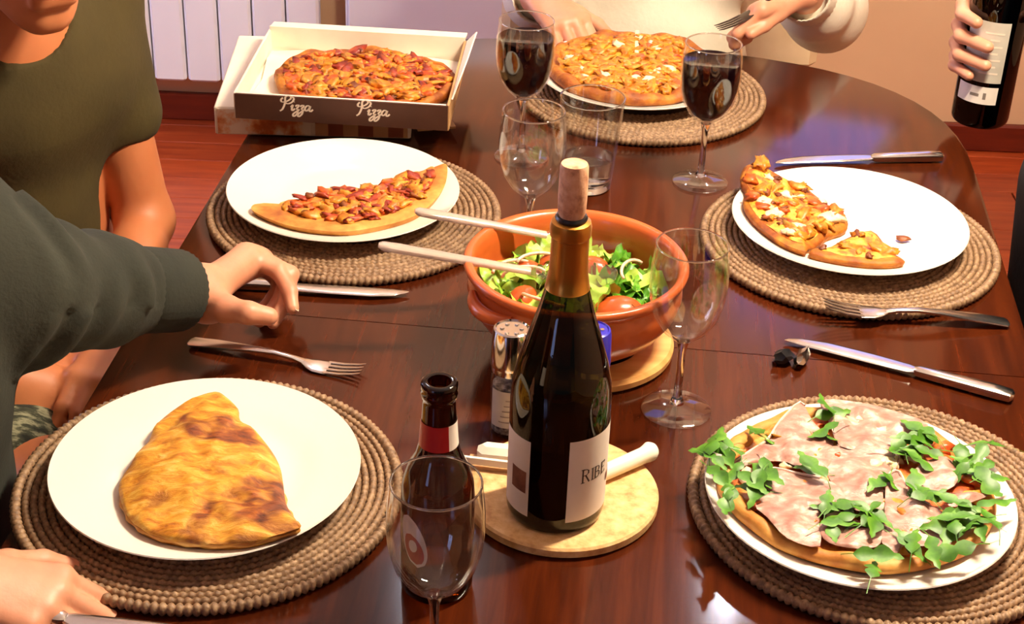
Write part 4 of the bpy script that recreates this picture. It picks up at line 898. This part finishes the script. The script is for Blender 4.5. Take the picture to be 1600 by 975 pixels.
def nails(parent, tips, up_of, o, r=.0048):
    for f, (p_, d) in tips.items():
        n_ = Vector(up_of[f] if isinstance(up_of, dict) else up_of).normalized(); d = d.normalized(); s = d.cross(n_).normalized(); n_ = s.cross(d).normalized()
        c = p_-o+n_*.0056+d*.0005; V = []
        for a in range(10): V.append(c+d*(r*1.15*math.cos(a*.628))+s*(r*.85*math.sin(a*.628))-n_*(.0012*abs(math.sin(a*.628))))
        V2 = [q-n_*.003 for q in V]
        part('fingernail', MB().add(V+V2, [tuple(range(10)), tuple(reversed(range(10, 20)))]+[(a, a+10, (a+1) % 10+10, (a+1) % 10) for a in range(10)]), 'nail', parent)
def shifted(mb, o):
    mb.v = [(q[0]-o[0], q[1]-o[1], q[2]-o[2]) for q in mb.v]; return mb
def person(label, o, prims, h, skin, fine=(), hh=.0022):
    o = Vector(o); mb = shifted(sdf_mb(prims, h), o)
    for pr in fine:
        m2 = shifted(sdf_mb(pr, hh), o); mb.add(m2.v, m2.f)
    me = mb.mesh('person', skin); ob = link('person', me, None, (o.x, o.y, o.z+TZ)); return tag(ob, label, 'person')
def cloth(name, par, o, prims, h, mt, cuts=(), amp=.004, fs=14, label=None, creases=None):
    mb = shifted(sdf_mb(prims, h, cuts), Vector(o)); me = mb.mesh(name, mt)
    if amp:
        n_ = len(me.vertices); co = np.zeros(n_*3, np.float32); no = np.zeros(n_*3, np.float32)
        me.vertices.foreach_get('co', co); me.vertices.foreach_get('normal', no); co = co.reshape(-1, 3); no = no.reshape(-1, 3)
        x, y, z = co.T
        wv = np.sin(fs*(x*1.1+y*.8+z*.6)+3*np.sin(5*z+2*y))*np.sin(fs*.7*(z-.4*x+.5*y)+2*np.sin(6*x))
        wv = .6*wv+.5*np.sin(fs*2.6*(x*.7-y*.4+z*.5)+2.5*np.sin(9*y+4*z))
        dz = amp*wv
        if creases is not None:                       # soft rings of cloth pushed together along a sleeve
            A0, A1, ca, n_r = creases; A0 = np.array(Vector(A0)-Vector(o)); A1 = np.array(Vector(A1)-Vector(o)); d_ = A1-A0; L_2 = d_@d_
            t = (co-A0)@d_/L_2; rad_ = co-A0-np.clip(t, 0, 1)[:, None]*d_; near = np.linalg.norm(rad_, axis=1) < .085
            ph = np.arctan2(rad_[:, 2], rad_[:, 1])
            mask = np.clip((t+.25)*4, 0, 1)*np.clip((.86-t)*5, 0, 1)*near
            dz = dz+ca*mask*(np.sin(n_r*t+1.6*np.sin(ph+1)+.8*np.sin(2*ph))*(.55+.45*np.sin(1.7*ph+4*t)))
        co += no*dz[:, None]; me.vertices.foreach_set('co', co.ravel()); me.update()
    return link(name, me, par, label=label)
def cuff(par, o, pos, d, k, mt):
    cf = MB().lathe([(.0375*k, -.030), (.0405*k, -.026), (.0418*k, -.010), (.0412*k, .010), (.0408*k, .030), (.0402*k, .0365), (.0388*k, .038), (.0374*k, .0365), (.0368*k, .02), (.036*k, -.02)], n=72)
    cf.v = [((x*(1+.012*math.cos(36*math.atan2(y, x)))), y*(1+.012*math.cos(36*math.atan2(y, x))), z) for x, y, z in cf.v]
    c_ = part('cuff', cf, mt, par, ang=80, loc=Vector(pos)-Vector(o)); c_.rotation_euler = Vector(d).to_track_quat('Z', 'X').to_euler()
def face(par, o, q):
    for s in (-1, 1):
        e = part('eye', blob(.0115, (1, 1, 1), 0), 'eye', par, loc=q(.074, s*.031, .014)-Vector(o))
        d = (q(.1, s*.031, .014)-q(0, s*.031, .014)).normalized()
        part('iris', blob(.0055, (1, 1, 1), 0), 'iris', e, loc=d*.0075)
def hair(par, o, q, mt='hair'):
    cloth('hair', par, o, [(q(-.035, 0, .045), q(.0, 0, .055), .084, .080, .03), (q(-.05, 0, .0), q(-.045, 0, -.04), .065, .05, .03), (q(-.02, -.05, .02), q(-.03, -.045, -.02), .035, .025, .02), (q(-.02, .05, .02), q(-.03, .045, -.02), .035, .025, .02)], .006, mt, amp=.002, fs=60)
def leg_prims(H_, K, A, d=0): return [(H_, K, .080+d, .056+d, .04), (K, A, .054+d, .036+d, .03)]
def foot_prims(A, T, d=0):
    A, T = Vector(A), Vector(T); return [(A, A+V3(0, 0, -.035), .036+d, .034+d, .02), (A+V3(0, 0, -.035), T, .034+d, .026+d, .02)]

# ---------------------------------------------------------------- the person in olive (left, by the boxes)
o = V3(-.66, 1.83, -TZ)
F = V3(.64, -.77, 0); L_ = V3(.77, .64, 0)
pel = V3(-.68, 1.88, -.22); chest = V3(-.625, 1.815, .115); neck = V3(-.592, 1.775, .262)
shL, shR = chest+L_*.135+V3(-.012, .01, .085), chest-L_*.19+V3(0, 0, .09)
hipL, hipR = pel+L_*.10, pel-L_*.10
knL, knR = V3(-.36, 1.60, -.235), V3(-.50, 1.47, -.235)
anL, anR = V3(-.34, 1.62, -.66), V3(-.50, 1.46, -.66)
elL, wrL = V3(-.474, 1.885, -.10), V3(-.472, 1.66, -.155)
elR, wrR = V3(-.705, 1.545, -.095), V3(-.515, 1.578, -.165)
headC = V3(-.532, 1.699, .360)
hd, q = head_prims(headC, (.60, -.78, -.22))
tor = torso_prims(pel, chest, neck, shL, shR, hipL, hipR)
body = tor+[(neck+V3(-.01, .01, -.02), headC+V3(-.02, .03, -.03), .056, .054, .03)]+hd+arm_prims(shL, elL, wrL, .044, .033, .026)+arm_prims(shR, elR, wrR, .050, .039, .029)
body += leg_prims(hipL, knL, anL)+leg_prims(hipR, knR, anR)+foot_prims(anL, anL+V3(.12, -.08, -.06))+foot_prims(anR, anR+V3(.10, -.10, -.06))
hL, _, _ = make_hand(wrL, (.05, -1, .10), (-.3, 0, -.95), (-.95, -.05, .3), (30, 40, 25))
hR, _, _ = make_hand(wrR, (.95, .10, -.12), (0, -.2, -1), (.1, .95, 0), (25, 35, 20))
ob = person('person in an olive green T-shirt seated at the left by the pizza boxes', o, body+hL+hR, .0052, 'skin_tan')
face(ob, o, q); hair(ob, o, q)
shirt = torso_prims(pel, chest, neck+V3(-.008, .01, -.03), shL, shR, hipL, hipR, .010)+[(shL, shL.lerp(elL, .52), .052, .050, .02), (shR, shR.lerp(elR, .55), .062, .064, .03), (pel+V3(0, 0, -.02), pel+F*.05, .13, .12, .05)]
cloth('t_shirt', ob, o, shirt, .006, 'olive', cuts=[(neck+F*.035+V3(0, 0, -.018), neck+F*.075+V3(0, 0, .03), .074, .10), (neck, neck+V3(0, 0, .12), .066, .08), (shL.lerp(elL, .86), shL.lerp(elL, 1.0), .078, .085)], amp=.006, fs=17, label='olive green T-shirt with a scoop neck')
cloth('shorts', ob, o, [(pel, hipL, .118, .108, .04), (pel, hipR, .118, .108, .04), (hipL, V3(*hipL).lerp(knL, .8), .094, .078, .04), (hipR, V3(*hipR).lerp(knR, .8), .094, .078, .04)], .007, 'shorts', amp=.003, label='grey patterned shorts')
cloth('shoe', ob, o, foot_prims(anL, anL+V3(.12, -.08, -.06), .008), .006, 'shoe', amp=0)
cloth('shoe', ob, o, foot_prims(anR, anR+V3(.10, -.10, -.06), .008), .006, 'shoe', amp=0)
chair(-.70, 1.90, rad(-130), 'dark chair of the person in the olive T-shirt', 'dark_wood')

# ---------------------------------------------------------------- the person in the grey-green sweatshirt (left, near)
o = V3(-.70, 1.12, -TZ)
pel = V3(-.645, 1.12, -.22); chest = V3(-.605, 1.13, .13); neck = V3(-.585, 1.13, .29)
shL, shR = V3(-.575, 1.30, .275), V3(-.60, .95, .255)
hipL, hipR = pel+V3(0, .10, 0), pel+V3(0, -.10, 0)
elL, wrL = V3(-.432, 1.272, .150), V3(-.316, 1.433, .060)
elR, wrR = V3(-.56, .80, .02), V3(-.435, .985, .055)
headC = V3(-.53, 1.13, .43)
hd, q = head_prims(headC, (1, .1, -.35))
knL, knR = V3(-.28, 1.20, -.235), V3(-.28, 1.02, -.235); anL, anR = V3(-.30, 1.22, -.66), V3(-.30, 1.0, -.66)
body = torso_prims(pel, chest, neck, shL, shR, hipL, hipR)+[(neck, headC+V3(-.03, 0, -.03), .056, .054, .03)]+hd+arm_prims(shL, elL, wrL)+arm_prims(shR, elR, wrR)+leg_prims(hipL, knL, anL)+leg_prims(hipR, knR, anR)+foot_prims(anL, anL+V3(.14, 0, -.06))+foot_prims(anR, anR+V3(.14, 0, -.06))
# left hand on the table, thumb towards the camera, fingers curled to an open ring
W = V3(-.316, 1.433, .060)
mcp = {'i': V3(-.2775, 1.500, .064), 'm': V3(-.266, 1.507, .060), 'r': V3(-.263, 1.517, .052), 'p': V3(-.266, 1.524, .042)}
hand = palm_prims(W, mcp, V3(.3, -.85, .3).normalized())
fi = {'i': [mcp['i'], V3(-.243, 1.490, .0545), V3(-.2285, 1.469, .0425), V3(-.2235, 1.453, .0325)],
      'm': [mcp['m'], V3(-.231, 1.494, .049), V3(-.233, 1.470, .030), V3(-.244, 1.451, .0155)],
      'r': [mcp['r'], V3(-.236, 1.503, .038), V3(-.243, 1.478, .022), V3(-.259, 1.457, .0125)],
      'p': [mcp['p'], V3(-.246, 1.516, .025), V3(-.252, 1.499, .016), V3(-.262, 1.484, .011)]}
for f in 'imrp': hand += chain(fi[f], FR[f])
th = [V3(-.303, 1.418, .056), V3(-.281, 1.397, .062), V3(-.256, 1.384, .066), V3(-.2375, 1.389, .060)]
hand += [(W, th[0], .024, .019, .012), (th[0], th[1], .0185, .0138, .012), (th[1], th[2], .0128, .0112, .006), (th[2], th[3], .0112, .0092, .004), (th[0], mcp['i'], .012, .010, .014)]
hand += [(V3(-.352, 1.404, .075), W, .0285, .0255, .012)]
hR, tR, mR = make_hand(wrR, (.86, .12, -.28), (.1, .2, -1), (.1, 1, .1), (35, 55, 35))
ob = person('person in a grey-green sweatshirt at the near left, one hand over the table', o, body, .0075, 'skin_pink', fine=[hand, hR+[(wrR+V3(-.04, -.06, .0), wrR, .028, .026, .012)]], hh=.0021)
nails(ob, {'i': (fi['i'][3], fi['i'][3]-fi['i'][2])}, V3(.8, -.1, .5), o)
nails(ob, {'t': (th[3], th[3]-th[2])}, V3(.1, -.75, .6), o)
face(ob, o, q); hair(ob, o, q)
sw = torso_prims(pel, chest, neck+V3(0, 0, -.03), shL, shR, hipL, hipR, .016, .125)
cl_ = W.lerp(elL, .285); cR = wrR.lerp(elR, .14)
sw += [(V3(-.60, 1.24, -.16), V3(-.565, 1.20, .10), .135, .125, .06)]
sw += [(shL, elL, .064, .056, .04), (elL, elL.lerp(cl_, .55), .055, .048, .04), (elL.lerp(cl_, .55), cl_.lerp(elL, .11), .048, .0385, .03)]
sw += [(shR, elR, .066, .058, .04), (elR, elR.lerp(cR, .6), .058, .048, .04), (elR.lerp(cR, .6), cR, .047, .040, .03)]
dirc = (W-elL).normalized()
sws = cloth('sweatshirt', ob, o, sw, .0045, 'grey_knit', cuts=[(neck+V3(.02, 0, .0), neck+V3(.06, 0, .1), .062, .09)], amp=.004, fs=20, label='grey-green sweatshirt with ribbed cuff', creases=(elL, cl_, .0062, 24))
cuff(sws, o, cl_, dirc, 1, 'grey_knit')
cloth('trousers', ob, o, [(hipL, hipR, .12, .12, .04)]+leg_prims(hipL, knL, anL, .014)+leg_prims(hipR, knR, anR, .014), .008, 'jeans', amp=.003)
for a in (anL, anR): cloth('shoe', ob, o, foot_prims(a, a+V3(.14, 0, -.06), .010), .007, 'shoe', amp=0)
chair(-.74, 1.11, rad(-90), 'dark chair of the person in the grey-green sweatshirt', 'dark_wood')
k6 = knife((-.428, .9935), (-.215, .9695), 'steel knife held in the hand at the near left corner', z=.016)

# ---------------------------------------------------------------- the person in white at the far end
o = V3(.20, 2.66, -TZ)
pel = V3(.20, 2.585, -.22); chest = V3(.20, 2.63, .10); neck = V3(.20, 2.60, .26)
shL, shR = V3(.385, 2.57, .22), V3(.045, 2.57, .22)
hipL, hipR = pel+V3(.10, 0, 0), pel+V3(-.10, 0, 0)
elL, wrL = V3(.475, 2.50, .0), V3(.402, 2.315, .088)
elR, wrR = V3(.030, 2.53, .0), V3(.022, 2.325, .062)
headC = V3(.20, 2.54, .40); hd, q = head_prims(headC, (0, -1, -.45))
knL, knR = V3(.30, 2.28, -.235), V3(.10, 2.28, -.235); anL, anR = V3(.30, 2.30, -.66), V3(.10, 2.30, -.66)
body = torso_prims(pel, chest, neck, shL, shR, hipL, hipR)+[(neck, headC+V3(0, .03, -.03), .054, .052, .03)]+hd+arm_prims(shL, elL, wrL)+arm_prims(shR, elR, wrR)+leg_prims(hipL, knL, anL)+leg_prims(hipR, knR, anR)+foot_prims(anL, anL+V3(0, -.14, -.06))+foot_prims(anR, anR+V3(0, -.14, -.06))
hL, tL, mL = make_hand(wrL, (-.80, -.52, -.16), (-.35, .15, -.9), (.15, -.75, .35), {'i': (48, 60, 30), 'm': (62, 75, 45), 'r': (68, 80, 45), 'p': (70, 80, 45)}, thumb=(.7, .45, .5), scale=.96)
hR, tR, mR = make_hand(wrR, (.50, -.84, -.12), (.1, -.1, -1), (.85, .50, .1), (35, 45, 25), scale=.96)
ob = person('person in a white sweater seated at the far end, holding a fork', o, body, .0075, 'skin_pink', fine=[hL+[(wrL, wrL.lerp(elL, .25), .027, .029, .01)], hR+[(wrR, wrR.lerp(elR, .25), .027, .029, .01)]], hh=.0026)
face(ob, o, q); hair(ob, o, q)
sw = torso_prims(pel, chest, neck+V3(0, 0, -.03), shL, shR, hipL, hipR, .016)
for S_, E_, W_ in ((shL, elL, wrL), (shR, elR, wrR)):
    c_ = W_.lerp(E_, .16); sw += [(S_, E_, .064, .058, .04), (E_, E_.lerp(c_, .6), .058, .052, .04), (E_.lerp(c_, .6), c_.lerp(E_, .12), .050, .040, .03)]
sws = cloth('sweater', ob, o, sw, .007, 'white_knit', amp=.004, fs=15, label='white knitted sweater')
for E_, W_ in ((elL, wrL), (elR, wrR)): cuff(sws, o, W_.lerp(E_, .2), W_-E_, 1.03, 'white_knit')
cloth('trousers', ob, o, [(hipL, hipR, .12, .12, .04)]+leg_prims(hipL, knL, anL, .014)+leg_prims(hipR, knR, anR, .014), .009, 'jeans', amp=.003)
for a in (anL, anR): cloth('shoe', ob, o, foot_prims(a, a+V3(0, -.14, -.06), .010), .008, 'shoe', amp=0)
chair(.25, 2.64, math.pi, 'cream upholstered chair of the person in white', 'chair_cream', wood='pale_wood', wd=.58)
# fork in that hand
a, b_ = V3(.281, 2.236, .054), V3(.436, 2.284, .136)
fk = thing('fork', 'dark steel fork held by the person in white', 'fork', (a+b_)/2, group='table forks'); fk.rotation_euler = (a-b_).to_track_quat('X', 'Z').to_euler(); fork_parts(fk, 'dark_steel', L=.19)

# ---------------------------------------------------------------- the standing person in black at the right, holding a bottle
HB = V3(.613, 2.05, .015)
hb = thing('wine_bottle', 'dark wine bottle with white label held at the right table corner', 'bottle', HB)
part('glass_body', MB().lathe([(0, .014), (.02, .010), (.031, .001), (.034, 0), (.0365, .003), (.0374, .008), (.0378, .185), (.0365, .200), (.030, .214), (.0205, .226), (.0160, .238), (.0148, .26), (.0145, .285), (.0158, .287), (.0158, .297), (.014, .299), (.0098, .299), (.0098, .285)], n=64), 'bottle_black', hb, ang=60)
part('wine_inside', MB().lathe([(0, .016), (.02, .012), (.031, .004), (.0355, .01), (.0358, .17), (0, .17)], n=48), 'wine', hb, ang=50)
part('capsule', MB().lathe([(.0215, .226), (.0168, .238), (.0155, .26), (.0152, .285), (.0165, .287), (.0165, .298), (.0135, .3)], n=40), 'black_plastic', hb)
arc_label(hb, 'upper_label', [(.0381, .066), (.0381, .148)], 195, 282, 'paper_grey', 'white upper label')
arc_label(hb, 'lower_label', [(.0381, .036), (.0381, .060)], 195, 280, 'paper', 'white lower label')
mbx = MB()
for k in range(7): mbx.lathe([(.0383, .078+k*.009), (.0383, .0805+k*.009)], n=12, a0=rad(235+(k % 3)*6), a1=rad(272-(k % 2)*7))
part('label_print', mbx, 'print_white', hb, smooth=False)
mbx = MB().lathe([(.0383, .043), (.0383, .052)], n=6, a0=rad(252), a1=rad(258)); mbx.lathe([(.0383, .046), (.0383, .05)], n=8, a0=rad(226), a1=rad(244)); part('label_print', mbx, 'ink_grey', hb, smooth=False)
o = V3(.75, 1.76, -TZ)
wr = HB+V3(.100, .085, .125)
def ring(z0, z1, angs, r): return [HB+V3(r*math.cos(rad(a)), r*math.sin(rad(a)), z0+(z1-z0)*i/(len(angs)-1)) for i, a in enumerate(angs)]
gf = []; RB = .0378
FG = {'i': (.150, .146, [72, 110, 148, 185, 222], .0098), 'm': (.126, .118, [68, 108, 150, 195, 246], .010), 'r': (.103, .093, [66, 106, 150, 198, 248], .0095), 'p': (.083, .074, [70, 108, 146, 185, 225], .0084)}
mcp = {}
for f, (z0, z1, an, r_) in FG.items():
    P = ring(z0, z1, an, RB+r_*1.0+.0006); mcp[f] = P[0]+V3(.012, .008, 0); P = [mcp[f]]+P[1:]
    R = [r_*1.12, r_*1.02, r_, r_*.92, r_*.8]
    gf += [(P[i], P[i+1], R[i], R[i+1], .004) for i in range(4)]
gf += palm_prims(wr, mcp, V3(0, 0, 1))
tp = [wr+V3(-.012, -.012, .022), HB+V3(.068, .018, .145), HB+V3(.0535, -.015, .150), HB+V3(.037, -.036, .150)]
gf += [(tp[0], tp[1], .017, .013, .012), (tp[1], tp[2], .012, .0105, .005), (tp[2], tp[3], .0105, .008, .004)]
pel = V3(.775, 1.74, .20); chest = V3(.80, 1.78, .52); neck = V3(.80, 1.78, .68)
shR, shL = V3(.80, 1.95, .65), V3(.81, 1.60, .65)
hipR, hipL = pel+V3(0, .09, -.02), pel+V3(0, -.10, -.02)
elR = V3(.86, 2.14, .38); elL = V3(.89, 1.50, .36); wrL = V3(.88, 1.52, .12)
headC = V3(.79, 1.80, .82); hd, q = head_prims(headC, (-1, .25, -.35))
knR, anR = V3(.77, 1.84, -.25), V3(.80, 1.86, -.66); knL, anL = V3(.745, 1.66, -.25), V3(.80, 1.63, -.66)
body = torso_prims(pel, chest, neck, shL, shR, hipL, hipR)+[(neck, headC+V3(.02, 0, -.03), .056, .054, .03)]+hd+arm_prims(shL, elL, wrL)+arm_prims(shR, elR, wr)+leg_prims(hipL, knL, anL)+leg_prims(hipR, knR, anR)+foot_prims(anL, anL+V3(-.14, 0, -.06))+foot_prims(anR, anR+V3(-.14, 0, -.06))
hL, _, _ = make_hand(wrL, (-.1, 0, -1), (0, .9, .1), (-1, 0, 0), (18, 22, 12))
ob = person('standing person in black at the right edge, holding the dark bottle', o, body, .0085, 'skin_pink', fine=[gf+[(wr, wr.lerp(elR, .2), .026, .030, .012)], hL], hh=.0026)
face(ob, o, q); hair(ob, o, q)
sw = torso_prims(pel, chest, neck+V3(0, 0, -.03), shL, shR, hipL, hipR, .014)
for S_, E_, W_ in ((shL, elL, wrL), (shR, elR, wr)):
    c_ = W_.lerp(E_, .2); sw += [(S_, E_, .064, .056, .04), (E_, E_.lerp(c_, .6), .056, .048, .04), (E_.lerp(c_, .6), c_, .048, .041, .03)]
cloth('sweater', ob, o, sw, .0085, 'black_cloth', amp=.003)
cloth('trousers', ob, o, [(hipL, hipR, .115, .115, .04), (V3(.692, 1.745, .06), V3(.700, 1.745, -.22), .106, .09, .05)]+leg_prims(hipL, knL, anL, .020)+leg_prims(hipR, knR, anR, .020), .008, 'black_cloth', amp=.003, label='black trousers')
for a in (anL, anR): cloth('shoe', ob, o, foot_prims(a, a+V3(-.14, 0, -.06), .010), .008, 'shoe', amp=0)
